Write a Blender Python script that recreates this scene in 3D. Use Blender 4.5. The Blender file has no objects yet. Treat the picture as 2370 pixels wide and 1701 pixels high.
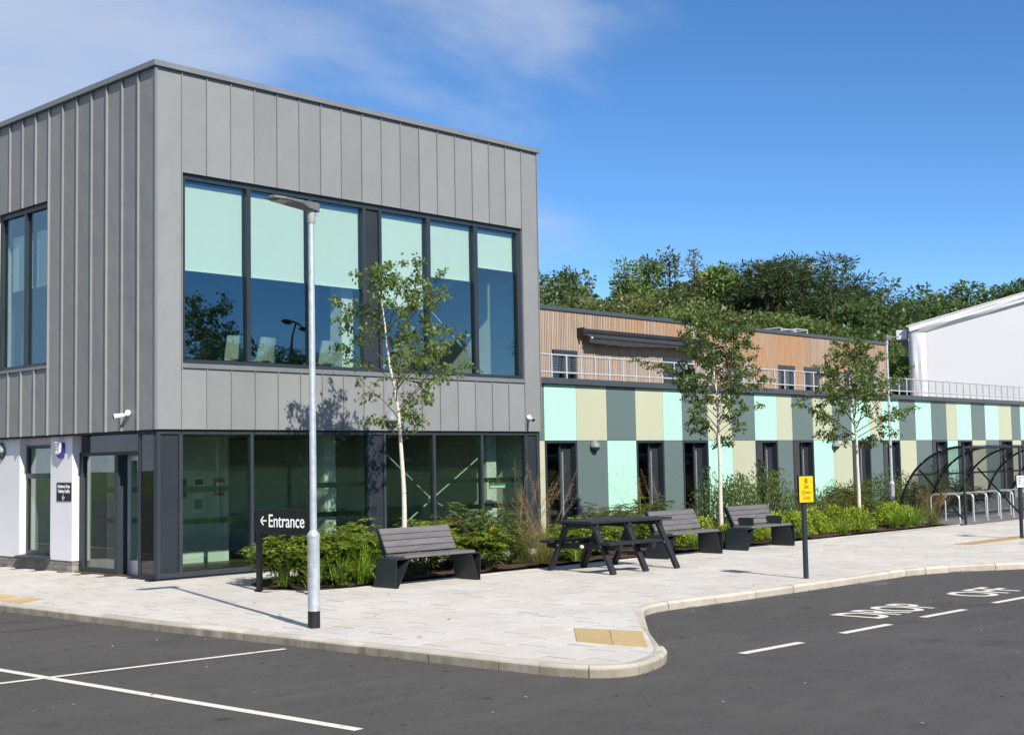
import bpy, math, random
import numpy as np
from mathutils import Vector, Matrix
R = math.radians
random.seed(7)
RNG = np.random.default_rng(7)
scene = bpy.context.scene
COL = scene.collection

# ------------------------------------------------------------------ camera
cam = bpy.data.cameras.new('camera'); cam.lens = 46.651; cam.sensor_width = 36.0
cam.clip_start = 0.1; cam.clip_end = 3000
camo = bpy.data.objects.new('camera', cam); COL.objects.link(camo)
yaw, pitch, roll = R(46.459), R(4.064), R(-1.031)
F = Vector((math.sin(yaw)*math.cos(pitch), math.cos(yaw)*math.cos(pitch), math.sin(pitch)))
Rt = Vector((math.cos(yaw), -math.sin(yaw), 0)); Up = Rt.cross(F)
R2 = Rt*math.cos(roll) + Up*math.sin(roll); U2 = -Rt*math.sin(roll) + Up*math.cos(roll)
m = Matrix((( R2.x, U2.x, -F.x, -11.884), (R2.y, U2.y, -F.y, -19.482), (R2.z, U2.z, -F.z, 1.856), (0, 0, 0, 1)))
camo.matrix_world = m
scene.camera = camo

# ------------------------------------------------------------------ sun and sky
SUNV = Vector((-0.240, -0.756, 0.609)).normalized()       # towards the sun
sun = bpy.data.lights.new('sun', 'SUN'); sun.energy = 5.0; sun.angle = R(0.53); sun.color = (1.0, 0.94, 0.83)
suno = bpy.data.objects.new('sun', sun); COL.objects.link(suno)
suno.rotation_euler = SUNV.to_track_quat('Z', 'Y').to_euler()
world = bpy.data.worlds.new('World'); scene.world = world; world.use_nodes = True
nt = world.node_tree; nt.nodes.clear()
def wn(t, **kw):
    n = nt.nodes.new(t)
    for k, v in kw.items(): setattr(n, k, v)
    return n
sky = wn('ShaderNodeTexSky', sky_type='NISHITA', sun_disc=False)
sky.sun_elevation = math.asin(SUNV.z); sky.sun_rotation = math.atan2(SUNV.x, SUNV.y)
sky.air_density = 1.0; sky.dust_density = 0.0; sky.ozone_density = 2.5; sky.altitude = 4000
hsv = wn('ShaderNodeHueSaturation'); hsv.inputs['Saturation'].default_value = 1.20; hsv.inputs['Value'].default_value = 1.08
nt.links.new(sky.outputs[0], hsv.inputs['Color'])
geo = wn('ShaderNodeTexCoord')
sep = wn('ShaderNodeSeparateXYZ'); nt.links.new(geo.outputs['Generated'], sep.inputs[0])
def wmath(op, a, b=None):
    n = wn('ShaderNodeMath', operation=op)
    for i, v in enumerate((a, b)):
        if v is None: continue
        if isinstance(v, (int, float)): n.inputs[i].default_value = v
        else: nt.links.new(v, n.inputs[i])
    return n.outputs[0]
zz = wmath('ADD', wmath('MAXIMUM', sep.outputs[2], 0.0), 0.10)
px_ = wmath('DIVIDE', sep.outputs[0], zz); py_ = wmath('DIVIDE', sep.outputs[1], zz)
cmb = wn('ShaderNodeCombineXYZ'); nt.links.new(px_, cmb.inputs[0]); nt.links.new(py_, cmb.inputs[1])
mp = wn('ShaderNodeMapping'); nt.links.new(cmb.outputs[0], mp.inputs[0])
mp.inputs['Location'].default_value = (13.7, 8.3, 0); mp.inputs['Scale'].default_value = (0.62, 0.95, 1)
mp.inputs['Rotation'].default_value = (0, 0, R(20))
n1 = wn('ShaderNodeTexNoise'); n1.inputs['Scale'].default_value = 1.1; n1.inputs['Detail'].default_value = 9; n1.inputs['Roughness'].default_value = 0.55
n1.inputs['Distortion'].default_value = 0.35
nt.links.new(mp.outputs[0], n1.inputs[0])
n2 = wn('ShaderNodeTexNoise'); n2.inputs['Scale'].default_value = 0.33; n2.inputs['Detail'].default_value = 3
nt.links.new(mp.outputs[0], n2.inputs[0])
# more cloud to the north-west half of the sky, thinning eastwards
grad = wmath('ADD', wmath('MULTIPLY', sep.outputs[0], -0.72), wmath('MULTIPLY', sep.outputs[1], 0.70))
bias = wmath('MULTIPLY', grad, 0.72)
dens = wmath('ADD', wmath('ADD', wmath('MULTIPLY', n1.outputs[0], 1.0), wmath('MULTIPLY', n2.outputs[0], 0.40)), bias)
ramp = wn('ShaderNodeMapRange', interpolation_type='SMOOTHSTEP'); ramp.inputs['From Min'].default_value = 0.66; ramp.inputs['From Max'].default_value = 0.95
ramp.inputs['To Max'].default_value = 0.82
nt.links.new(dens, ramp.inputs['Value'])
mixc = wn('ShaderNodeMix', data_type='RGBA'); nt.links.new(ramp.outputs[0], mixc.inputs['Factor'])
nt.links.new(hsv.outputs[0], mixc.inputs['A']); mixc.inputs['B'].default_value = (3.5, 4.0, 5.0, 1)
bg = wn('ShaderNodeBackground'); bg.inputs['Strength'].default_value = 0.118
out = wn('ShaderNodeOutputWorld')
nt.links.new(mixc.outputs['Result'], bg.inputs['Color']); nt.links.new(bg.outputs[0], out.inputs[0])
scene.view_settings.view_transform = 'Standard'; scene.view_settings.look = 'None'
scene.view_settings.exposure = 0.45; scene.view_settings.gamma = 1.0
try: scene.view_settings.use_curve_mapping = False
except Exception: pass
scene.cycles.max_bounces = 10; scene.cycles.transparent_max_bounces = 24; scene.cycles.diffuse_bounces = 4; scene.cycles.glossy_bounces = 4
scene.cycles.caustics_reflective = False; scene.cycles.caustics_refractive = False

# ------------------------------------------------------------------ materials
MATS = {}
class NT:
    def __init__(s, name):
        s.m = bpy.data.materials.new(name); s.m.use_nodes = True; s.t = s.m.node_tree
        s.b = s.t.nodes['Principled BSDF']; s.o = s.t.nodes['Material Output']; MATS[name] = s.m
    def n(s, t, **kw):
        x = s.t.nodes.new(t)
        for k, v in kw.items(): setattr(x, k, v)
        return x
    def l(s, a, b): s.t.links.new(a, b)
    def pos(s): return s.n('ShaderNodeNewGeometry').outputs['Position']
    def obj(s): return s.n('ShaderNodeTexCoord').outputs['Object']
    def noise(s, vec, scale, detail=4, rough=.55, stretch=None, dist=0):
        if stretch:
            mpn = s.n('ShaderNodeMapping'); mpn.inputs['Scale'].default_value = stretch; s.l(vec, mpn.inputs[0]); vec = mpn.outputs[0]
        x = s.n('ShaderNodeTexNoise'); x.inputs['Scale'].default_value = scale; x.inputs['Detail'].default_value = detail; x.inputs['Roughness'].default_value = rough
        x.inputs['Distortion'].default_value = dist
        s.l(vec, x.inputs[0]); return x.outputs[0]
    def rng(s, v, a, b, c, d):
        x = s.n('ShaderNodeMapRange'); x.inputs[1].default_value = a; x.inputs[2].default_value = b; x.inputs[3].default_value = c; x.inputs[4].default_value = d
        s.l(v, x.inputs[0]); return x.outputs[0]
    def math(s, op, a, b):
        x = s.n('ShaderNodeMath', operation=op)
        for i, v in enumerate((a, b)):
            if isinstance(v, (int, float)): x.inputs[i].default_value = v
            else: s.l(v, x.inputs[i])
        return x.outputs[0]
    def mix(s, f, a, b, blend='MIX'):
        x = s.n('ShaderNodeMix', data_type='RGBA', blend_type=blend)
        for k, v in (('Factor', f), ('A', a), ('B', b)):
            i = x.inputs[k] if k == 'Factor' else x.inputs[k]
            if isinstance(v, (int, float)): i.default_value = v
            elif isinstance(v, tuple): i.default_value = v if len(v) == 4 else v + (1,)
            else: s.l(v, i)
        return x.outputs['Result']
    def scale(s, col, val):                       # colour times a scalar
        h = s.n('ShaderNodeHueSaturation'); s.l(val, h.inputs['Value'])
        if isinstance(col, tuple): h.inputs['Color'].default_value = col if len(col) == 4 else col + (1,)
        else: s.l(col, h.inputs['Color'])
        return h.outputs[0]
    def bump(s, h, strength, dist=.01):
        x = s.n('ShaderNodeBump'); x.inputs['Strength'].default_value = strength; x.inputs['Distance'].default_value = dist
        s.l(h, x.inputs['Height']); s.l(x.outputs[0], s.b.inputs['Normal'])
def c4(c): return tuple(c) + (1,) if len(c) == 3 else tuple(c)

def M(name, col, rough=.5, metal=0, var=.12, scale=3., bump=0, bscale=60, spec=.4, ovar=.05, stretch=None):
    k = NT(name); b = k.b
    n = k.noise(k.pos(), scale, 5, .6, stretch)
    v = k.rng(n, .25, .75, 1-var, 1+var)
    oi = k.n('ShaderNodeObjectInfo'); r = k.rng(oi.outputs['Random'], 0, 1, 1-ovar, 1+ovar)
    k.l(k.scale(c4(col), k.math('MULTIPLY', v, r)), b.inputs['Base Color'])
    k.l(k.rng(n, .3, .7, max(0, rough-.07), min(1, rough+.07)), b.inputs['Roughness'])
    b.inputs['Metallic'].default_value = metal; b.inputs['Specular IOR Level'].default_value = spec
    if bump: k.bump(k.noise(k.pos(), bscale, 6, .6), bump, .004)
    return k.m

def leafmat(name, col, col2, trans=.35, rough=.45, spec=.35):
    k = NT(name); b = k.b
    g = k.n('ShaderNodeNewGeometry'); rnd = g.outputs['Random Per Island']
    big = k.noise(k.pos(), 1.3, 2)
    f = k.math('ADD', k.math('MULTIPLY', rnd, .75), k.rng(big, .3, .7, 0, .25))
    c = k.mix(f, c4(col), c4(col2))
    oi = k.n('ShaderNodeObjectInfo'); c = k.scale(c, k.rng(oi.outputs['Random'], 0, 1, .82, 1.16))
    k.l(c, b.inputs['Base Color']); b.inputs['Roughness'].default_value = rough; b.inputs['Specular IOR Level'].default_value = spec
    tr = k.n('ShaderNodeBsdfTranslucent'); tc = k.mix(.5, c, (.25, .34, .04, 1)); k.l(tc, tr.inputs[0])
    mx = k.n('ShaderNodeMixShader'); mx.inputs[0].default_value = trans
    k.l(b.outputs[0], mx.inputs[1]); k.l(tr.outputs[0], mx.inputs[2]); k.l(mx.outputs[0], k.o.inputs[0])
    return k.m

def glassmat(name, tint, refl0=.10, power=1.0, rough=0.0, rtint=(1, 1, 1)):
    k = NT(name); k.t.nodes.remove(k.b)
    tr = k.n('ShaderNodeBsdfTransparent'); tr.inputs[0].default_value = c4(tint)
    gl = k.n('ShaderNodeBsdfGlossy'); gl.inputs['Roughness'].default_value = rough; gl.inputs['Color'].default_value = c4(rtint)
    lw = k.n('ShaderNodeLayerWeight'); lw.inputs['Blend'].default_value = .5
    f = k.math('ADD', k.math('MULTIPLY', k.math('POWER', lw.outputs['Facing'], 4.0), power), refl0)
    cl = k.n('ShaderNodeClamp'); k.l(f, cl.inputs[0])
    mx = k.n('ShaderNodeMixShader'); k.l(cl.outputs[0], mx.inputs[0]); k.l(tr.outputs[0], mx.inputs[1]); k.l(gl.outputs[0], mx.inputs[2])
    wob = k.noise(k.pos(), .9, 2); bp = k.n('ShaderNodeBump'); bp.inputs['Strength'].default_value = .02; bp.inputs['Distance'].default_value = .02
    k.l(wob, bp.inputs['Height']); k.l(bp.outputs[0], gl.inputs['Normal'])
    k.l(mx.outputs[0], k.o.inputs[0]); return k.m

def zincmat():
    k = NT('zinc'); b = k.b
    oi = k.n('ShaderNodeObjectInfo')
    p = k.pos(); cl = k.noise(p, .9, 4, .6); st = k.noise(p, 3.0, 4, .6, (1.6, 1.6, .35))
    v = k.math('ADD', k.rng(cl, .3, .7, .965, 1.03), k.rng(st, .3, .7, -.015, .015))
    v = k.math('MULTIPLY', v, k.rng(oi.outputs['Random'], 0, 1, .93, 1.07))
    k.l(k.scale((.234, .239, .240, 1), v), b.inputs['Base Color'])
    b.inputs['Metallic'].default_value = .12; b.inputs['Specular IOR Level'].default_value = .30
    k.l(k.rng(cl, .3, .7, .46, .54), b.inputs['Roughness'])
    k.bump(k.noise(p, 1.7, 2, .5, (1, 1, .8)), .8, .035)
    return k.m
zincmat()
M('zinc_trim', (.215, .225, .235), .45, .3, .06, 2)
M('slate_metal', (.024, .030, .037), .55, 0, .10, 1.2, spec=.2)
M('slate_light', (.034, .043, .050), .5, 0, .08, 1.2, spec=.25)
M('frame_dark', (.030, .040, .048), .35, .1, .08, 2)
M('black_metal', (.010, .010, .012), .45, .0, .15, 3)
M('silver', (.62, .64, .66), .35, .55, .05, 3)
M('white_render', (.66, .655, .68), .75, 0, .035, 1.0, .12, 180)
M('interior_white', (.70, .71, .68), .8, 0, .03, 1)
M('interior_dark', (.10, .10, .095), .8, 0, .1, 1)
M('interior_grey', (.26, .27, .26), .8, 0, .1, 1)
M('blind', (.82, .83, .80), .85, 0, .02, 2)
M('wood_floor', (.10, .065, .042), .4, 0, .15, 4)
M('panel_mint', (.375, .675, .525), .45, 0, .018, 1.2, ovar=.03, stretch=(1.2, 1.2, .35))
M('panel_sand', (.42, .438, .31), .45, 0, .018, 1.2, ovar=.03, stretch=(1.2, 1.2, .35))
M('panel_slate', (.105, .148, .144), .45, 0, .018, 1.2, ovar=.03, stretch=(1.2, 1.2, .35))
M('coping', (.058, .070, .080), .45, .1, .08, 2)
M('galv', (.50, .54, .58), .42, .45, .22, 14, ovar=.02)
M('galv_rail', (.47, .48, .49), .5, .25, .1, 8)
M('lamp_head', (.14, .15, .15), .5, .1, .08, 4)
M('lamp_spigot', (.42, .43, .43), .5, .1, .06, 4)
M('lens', (.45, .48, .50), .15, 0, .03, 4)
M('black_band', (.012, .012, .013), .5, 0, .1, 8)
M('sign_black', (.008, .008, .009), .28, 0, .05, 4)
M('sign_white', (.82, .82, .80), .5, 0, .02, 4)
M('sign_yellow', (.88, .46, .006), .45, 0, .03, 6)
M('sign_print', (.12, .05, .01), .5, 0, .03, 6)
M('sign_blue', (.10, .25, .62), .5, 0, .04, 6)
M('sign_green', (.05, .28, .15), .5, 0, .04, 6)
M('sign_red', (.40, .05, .02), .5, 0, .04, 6)
M('plastic_white', (.80, .80, .80), .35, 0, .02, 6)
M('plastic_blue', (.03, .03, .22), .3, 0, .05, 6)
M('plastic_grey', (.19, .21, .225), .45, 0, .08, 5)
M('plastic_dark', (.045, .05, .058), .5, 0, .1, 5)
M('bench_slat', (.125, .118, .122), .7, 0, .22, 6, .25, 60, stretch=(.5, 3, 3), ovar=.10)
M('bench_steel', (.022, .030, .036), .45, .1, .12, 2)
M('table_plastic', (.017, .018, .021), .55, 0, .18, 5, .3, 40, stretch=(.4, 2, 2), ovar=.12)
M('bolt', (.55, .55, .53), .4, .5, .05, 5)
M('brick', (.20, .185, .165), .85, 0, .18, 14, .3, 120, ovar=.22)
M('mortar', (.30, .28, .25), .9, 0, .1, 10)
M('awning', (.016, .017, .020), .6, 0, .15, 3)
M('awning_cloth', (.030, .031, .034), .8, 0, .15, 3)
M('tactile', (.47, .355, .185), .85, 0, .08, 12, .2, 150)
M('tent_cloth', (.60, .60, .63), .6, 0, .02, .4)
M('tyre', (.02, .02, .02), .8, 0, .1, 5)
M('chair_shell', (.30, .32, .28), .5, 0, .03, 3)
M('rod', (.70, .72, .70), .3, .4, .03, 3)
M('leaf_litter', (.14, .08, .04), .9, 0, .35, 20)
M('fleck', (.55, .52, .46), .9, 0, .3, 20)
M('iron', (.17, .165, .17), .6, .3, .12, 10)
glassmat('glass_upper', (.855, .925, .875), .115, .8, 0, (.52, .76, .92))
glassmat('glass_ground', (.80, .88, .83), .065, .8, 0, (.62, .95, .82))
glassmat('glass_entrance', (.70, .84, .77), .12, .9)
glassmat('glass_dark', (.36, .40, .44), .07, .7)
glassmat('perspex', (.44, .45, .46), .02, .4, .03)
M('manifest', (.010, .018, .016), .95, 0, .05, 3, spec=.03)

def paving():
    k = NT('paving'); b = k.b; p = k.pos()
    oi = k.n('ShaderNodeObjectInfo'); g = k.n('ShaderNodeNewGeometry')
    rnd = k.n('ShaderNodeMath', operation='FRACT'); k.l(k.math('ADD', oi.outputs['Random'], g.outputs['Random Per Island']), rnd.inputs[0])
    fine = k.noise(p, 190, 3, .7); mid = k.noise(p, 6, 4); big = k.noise(p, .55, 3)
    v = k.math('MULTIPLY', k.rng(rnd.outputs[0], 0, 1, .93, 1.05), k.rng(fine, .25, .75, .80, 1.18))
    v = k.math('MULTIPLY', v, k.rng(mid, .25, .75, .93, 1.06)); v = k.math('MULTIPLY', v, k.rng(big, .3, .7, .92, 1.05))
    base = k.mix(rnd.outputs[0], (.565, .525, .47, 1), (.54, .515, .48, 1))
    k.l(k.scale(base, v), b.inputs['Base Color']); b.inputs['Roughness'].default_value = .85; b.inputs['Specular IOR Level'].default_value = .25
    k.bump(fine, .25, .003)
paving()
M('paving_joint', (.10, .085, .07), .95, 0, .2, 20)
def kerbmat():
    k = NT('kerb_concrete'); b = k.b; p = k.pos()
    sepn = k.n('ShaderNodeSeparateXYZ'); k.l(p, sepn.inputs[0])
    fine = k.noise(p, 150, 3, .7); st = k.noise(p, 2.2, 5, .65); st2 = k.noise(p, 5, 4, .6, (1, 1, .25))
    oi = k.n('ShaderNodeObjectInfo')
    v = k.math('MULTIPLY', k.rng(fine, .25, .75, .85, 1.12), k.rng(oi.outputs['Random'], 0, 1, .82, 1.10))
    clean = k.mix(k.rng(st, .42, .66, 0, .6), k.scale((.52, .48, .42, 1), v), (.30, .27, .21, 1))
    dirt = k.mix(st, (.17, .16, .10, 1), (.30, .26, .19, 1))
    low = k.math('MULTIPLY', k.rng(sepn.outputs[2], -.010, -.050, 0, 1.0), k.rng(sepn.outputs[0], -2.4, -.5, 1.0, .35))                # grime climbs from the road up the face
    f = k.math('MULTIPLY', low, k.rng(st2, .3, .62, .25, 1))
    k.l(k.mix(f, clean, dirt), b.inputs['Base Color']); b.inputs['Roughness'].default_value = .9; b.inputs['Specular IOR Level'].default_value = .2
    k.bump(fine, .3, .004)
kerbmat()
def asphalt():
    k = NT('asphalt'); b = k.b; p = k.pos()
    fine = k.noise(p, 120, 4, .75); grit = k.noise(p, 330, 2, .7); big = k.noise(p, .30, 5, .6); mid = k.noise(p, 2.2, 5, .6, (1, 2.2, 1))
    vor = k.n('ShaderNodeTexVoronoi'); vor.inputs['Scale'].default_value = 90; k.l(p, vor.inputs[0])
    v = k.math('MULTIPLY', k.rng(fine, .25, .75, .70, 1.30), k.rng(big, .3, .7, .88, 1.14))
    v = k.math('MULTIPLY', v, k.rng(mid, .3, .7, .92, 1.10)); v = k.math('MULTIPLY', v, k.rng(k.noise(p, 26, 3, .7), .3, .7, .84, 1.17))
    c = k.scale((.074, .069, .064, 1), v)
    spk = k.rng(grit, .66, .72, 0, .6); c = k.mix(spk, c, (.16, .155, .15, 1))
    stn = k.noise(p, .9, 4, .6); c = k.mix(k.rng(stn, .60, .70, 0, .45), c, (.034, .032, .031, 1)); tyr = k.noise(p, 1.0, 4, .6, (.25, 2.6, 1)); c = k.mix(k.rng(tyr, .52, .68, 0, .28), c, (.105, .098, .090, 1))
    spt = k.noise(p, 3.2, 3, .5); c = k.mix(k.rng(spt, .70, .76, 0, .6), c, (.022, .021, .020, 1))
    crk = k.noise(p, .55, 6, .7); band = k.rng(k.math('ABSOLUTE', k.math('SUBTRACT', crk, .5), 0), 0, .0035, .45, 0)
    c = k.mix(band, c, (.018, .018, .018, 1))
    k.l(c, b.inputs['Base Color']); k.l(k.rng(fine, .2, .8, .78, .95), b.inputs['Roughness']); b.inputs['Specular IOR Level'].default_value = .3
    k.bump(k.math('ADD', fine, k.math('MULTIPLY', grit, .5)), .55, .006)
asphalt()
def roadpaint():
    k = NT('road_paint'); b = k.b; p = k.pos()
    fine = k.noise(p, 140, 4, .7); w = k.noise(p, 9, 5, .7)
    c = k.scale((.68, .65, .57, 1), k.rng(fine, .2, .8, .86, 1.08))
    f = k.rng(w, .60, .70, 0, .8); c = k.mix(f, c, (.16, .155, .15, 1))
    k.l(c, b.inputs['Base Color']); b.inputs['Roughness'].default_value = .75; k.bump(fine, .3, .003)
roadpaint()
def soilmat():
    k = NT('soil'); b = k.b; p = k.pos()
    f = k.noise(p, 28, 6, .75); c = k.mix(f, (.022, .013, .009, 1), (.11, .065, .04, 1)); k.l(c, b.inputs['Base Color']); b.inputs['Roughness'].default_value = .95
    k.bump(f, .9, .04)
soilmat()
def grassmat():
    k = NT('grass_ground'); b = k.b; p = k.pos()
    f = k.noise(p, 1.2, 6, .7); g = k.noise(p, .08, 3); c = k.mix(f, (.035, .060, .012, 1), (.085, .13, .03, 1)); c = k.mix(k.rng(g, .35, .65, 0, .5), c, (.12, .13, .045, 1))
    k.l(c, b.inputs['Base Color']); b.inputs['Roughness'].default_value = .9; k.bump(k.noise(p, 14, 4), .6, .08)
grassmat()
def battenmat():
    k = NT('timber'); b = k.b; p = k.pos(); g = k.n('ShaderNodeNewGeometry'); r = g.outputs['Random Per Island']
    big = k.noise(p, .33, 4, .6); grain = k.noise(p, 3, 5, .6, (6, 6, .6)); stain = k.noise(p, .5, 4, .6, (1, 1, .45))
    c = k.mix(r, (.31, .205, .142, 1), (.44, .335, .25, 1))
    c = k.mix(k.rng(big, .42, .62, 0, .6), c, (.40, .335, .275, 1))                 # greyed, weathered boards
    sp = k.n('ShaderNodeSeparateXYZ'); k.l(p, sp.inputs[0])
    f = k.math('MULTIPLY', k.rng(stain, .48, .62, 0, .75), k.rng(sp.outputs[0], 21, 25, 0, 1))
    c = k.mix(f, c, (.46, .245, .115, 1))                                            # fresh orange boards further along
    c = k.scale(c, k.rng(grain, .2, .8, .8, 1.15))
    k.l(c, b.inputs['Base Color']); b.inputs['Roughness'].default_value = .7
battenmat()
def barkmat():
    k = NT('birch_bark'); b = k.b; p = k.pos()
    n = k.noise(p, 8, 4, .6, (1, 1, 4)); d = k.rng(n, .60, .68, 0, .85)
    c = k.mix(k.noise(p, 3, 3), (.50, .43, .35, 1), (.62, .59, .54, 1)); c = k.mix(d, c, (.06, .04, .03, 1))
    k.l(c, b.inputs['Base Color']); b.inputs['Roughness'].default_value = .75; k.bump(n, .3, .01)
barkmat()
M('birch_twig', (.10, .065, .04), .8, 0, .25, 9)
M('bark', (.085, .065, .05), .9, 0, .25, 6)
M('stem', (.13, .11, .05), .8, 0, .2, 6)
leafmat('leaf_birch', (.062, .115, .030), (.165, .225, .060), .34)
leafmat('leaf_fern', (.085, .145, .018), (.26, .33, .040), .38)
leafmat('leaf_bronze', (.08, .075, .02), (.19, .12, .045), .3)
leafmat('leaf_dark', (.045, .085, .020), (.13, .18, .045), .3)
leafmat('leaf_olive', (.07, .09, .02), (.15, .16, .045), .3)
leafmat('leaf_lime', (.15, .24, .012), (.40, .47, .05), .35)
leafmat('leaf_strap', (.085, .16, .022), (.25, .36, .05), .38)
leafmat('leaf_strap_lime', (.12, .22, .02), (.27, .38, .04), .35)
leafmat('leaf_yellow', (.55, .40, .02), (.70, .52, .04), .3)
leafmat('grass_blade', (.11, .14, .03), (.26, .25, .07), .35)
leafmat('grass_dry', (.25, .16, .06), (.42, .29, .13), .3)
leafmat('grass_head', (.27, .15, .07), (.45, .29, .16), .3)
leafmat('tree_mid', (.065, .110, .028), (.150, .205, .055), .28)
leafmat('tree_light', (.090, .150, .034), (.19, .26, .075), .30)
leafmat('tree_dark', (.022, .045, .018), (.062, .092, .034), .2)
leafmat('tree_olive', (.075, .090, .028), (.155, .165, .056), .25)
leafmat('tree_blue', (.058, .100, .044), (.135, .19, .082), .28)
leafmat('tree_deep', (.032, .075, .024), (.090, .145, .042), .25)

# ------------------------------------------------------------------ mesh helpers
class MB:
    def __init__(s): s.v = []; s.f = []
    def _add(s, vs, fs):
        o = len(s.v); s.v += [tuple(v) for v in vs]; s.f += [tuple(i+o for i in f) for f in fs]; return s
    def box(s, x0, x1, y0, y1, z0, z1):
        if x1 < x0: x0, x1 = x1, x0
        if y1 < y0: y0, y1 = y1, y0
        if z1 < z0: z0, z1 = z1, z0
        v = [(x0,y0,z0),(x1,y0,z0),(x1,y1,z0),(x0,y1,z0),(x0,y0,z1),(x1,y0,z1),(x1,y1,z1),(x0,y1,z1)]
        return s._add(v, [(0,3,2,1),(4,5,6,7),(0,1,5,4),(1,2,6,5),(2,3,7,6),(3,0,4,7)])
    def hexa(s, bottom, top):
        return s._add(list(bottom)+list(top), [(3,2,1,0),(4,5,6,7),(0,1,5,4),(1,2,6,5),(2,3,7,6),(3,0,4,7)])
    def prism(s, poly, z0, z1):                   # poly CCW in xy
        n = len(poly); v = [(x,y,z0) for x,y in poly]+[(x,y,z1) for x,y in poly]
        f = [tuple(range(n))[::-1], tuple(range(n,2*n))]+[(i,(i+1)%n,n+(i+1)%n,n+i) for i in range(n)]
        return s._add(v, f)
    def prism3(s, poly, ext):                     # polygon of 3D points extruded by a vector
        n = len(poly); e = Vector(ext); v = [Vector(p) for p in poly]; v += [q+e for q in v]
        f = [tuple(range(n))[::-1], tuple(range(n,2*n))]+[(i,(i+1)%n,n+(i+1)%n,n+i) for i in range(n)]
        return s._add(v, f)
    def tube(s, pts, rad, n=8, caps=True):
        pts = [Vector(p) for p in pts]
        if not hasattr(rad, '__len__'): rad = [rad]*len(pts)
        rings = []; prev = None
        for i, p in enumerate(pts):
            d = (pts[min(i+1,len(pts)-1)]-pts[max(i-1,0)])
            if d.length < 1e-9: d = Vector((0,0,1))
            d.normalize()
            a = prev if prev is not None and abs(prev.dot(d)) < .95 else (Vector((0,0,1)) if abs(d.z) < .9 else Vector((1,0,0)))
            u = a-d*a.dot(d); u.normalize(); w = d.cross(u); prev = u
            rings.append([p+(u*math.cos(2*math.pi*k/n)+w*math.sin(2*math.pi*k/n))*rad[i] for k in range(n)])
        v = [q for r in rings for q in r]; f = []
        for i in range(len(pts)-1):
            for k in range(n): f.append((i*n+k, i*n+(k+1)%n, (i+1)*n+(k+1)%n, (i+1)*n+k))
        if caps: f.append(tuple(range(n))[::-1]); f.append(tuple((len(pts)-1)*n+k for k in range(n)))
        return s._add(v, f)
    def beam(s, a, b, w, h, up=(0,0,1)):          # rectangular bar from a to b
        a, b = Vector(a), Vector(b); d = (b-a).normalized(); up = Vector(up)
        sd = d.cross(up).normalized(); u = sd.cross(d)
        q = lambda p: [p-sd*w/2-u*h/2, p+sd*w/2-u*h/2, p+sd*w/2+u*h/2, p-sd*w/2+u*h/2]
        v = q(a)+q(b)
        return s._add(v, [(0,1,2,3),(7,6,5,4),(0,4,5,1),(1,5,6,2),(2,6,7,3),(3,7,4,0)])
    def ellipsoid(s, c, r, nu=16, nv=10, v0=-90, v1=90):
        vs = []; fs = []
        for j in range(nv+1):
            t = R(v0+(v1-v0)*j/nv)
            for i in range(nu):
                a = 2*math.pi*i/nu; vs.append((c[0]+r[0]*math.cos(t)*math.cos(a), c[1]+r[1]*math.cos(t)*math.sin(a), c[2]+r[2]*math.sin(t)))
        for j in range(nv):
            for i in range(nu): fs.append((j*nu+i, j*nu+(i+1)%nu, (j+1)*nu+(i+1)%nu, (j+1)*nu+i))
        return s._add(vs, fs)
    def mesh(s, name, mat, smooth=False):
        me = bpy.data.meshes.new(name); me.from_pydata(s.v, [], s.f); me.update()
        if mat: me.materials.append(MATS[mat])
        if smooth:
            me.polygons.foreach_set('use_smooth', [True]*len(me.polygons))
            try: me.set_sharp_from_angle(angle=R(40))
            except Exception: pass
        return me
    def build(s, name, mat, parent=None, smooth=False, loc=None, bevel=0):
        o = link(name, s.mesh(name, mat, smooth), parent, loc)
        if bevel:
            md = o.modifiers.new('bevel', 'BEVEL'); md.width = bevel; md.segments = 2; md.limit_method = 'ANGLE'
        return o
def link(name, me, parent=None, loc=None, rot=None):
    o = bpy.data.objects.new(name, me); COL.objects.link(o)
    if parent is not None: o.parent = parent
    if loc is not None: o.location = loc
    if rot is not None: o.rotation_euler = rot
    return o
def tag(o, label=None, cat=None, group=None, kind=None):
    if label: o['label'] = label
    if cat: o['category'] = cat
    if group: o['group'] = group
    if kind: o['kind'] = kind
    return o
def thing(name, label, cat, loc=(0,0,0), rz=0, group=None):
    o = link(name, None, None, loc, (0,0,rz)); o.empty_display_size = .2
    return tag(o, label, cat, group)
def copytree(o, parent=None):
    c = o.copy(); COL.objects.link(c); c.parent = parent
    for ch in list(o.children): copytree(ch, c)
    return c
def box(name, mat, parent, *b, bevel=0): return MB().box(*b).build(name, mat, parent, bevel=bevel)
def textmesh(s, size, mat, ext=.002, align='LEFT', sx=1.0, sy=1.0, bold=0.0, spacing=1.0):
    cu = bpy.data.curves.new('lettering', 'FONT'); cu.body = s; cu.size = size; cu.extrude = ext; cu.align_x = align; cu.offset = bold; cu.space_character = spacing
    o = bpy.data.objects.new('lettering', cu); COL.objects.link(o)
    dg = bpy.context.evaluated_depsgraph_get(); me = bpy.data.meshes.new_from_object(o.evaluated_get(dg))
    bpy.data.objects.remove(o); bpy.data.curves.remove(cu)
    co = np.empty(len(me.vertices)*3); me.vertices.foreach_get('co', co); co = co.reshape(-1,3); co[:,0] *= sx; co[:,1] *= sy
    me.vertices.foreach_set('co', co.ravel()); me.update()
    me.materials.clear(); me.materials.append(MATS[mat]); return me
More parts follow.
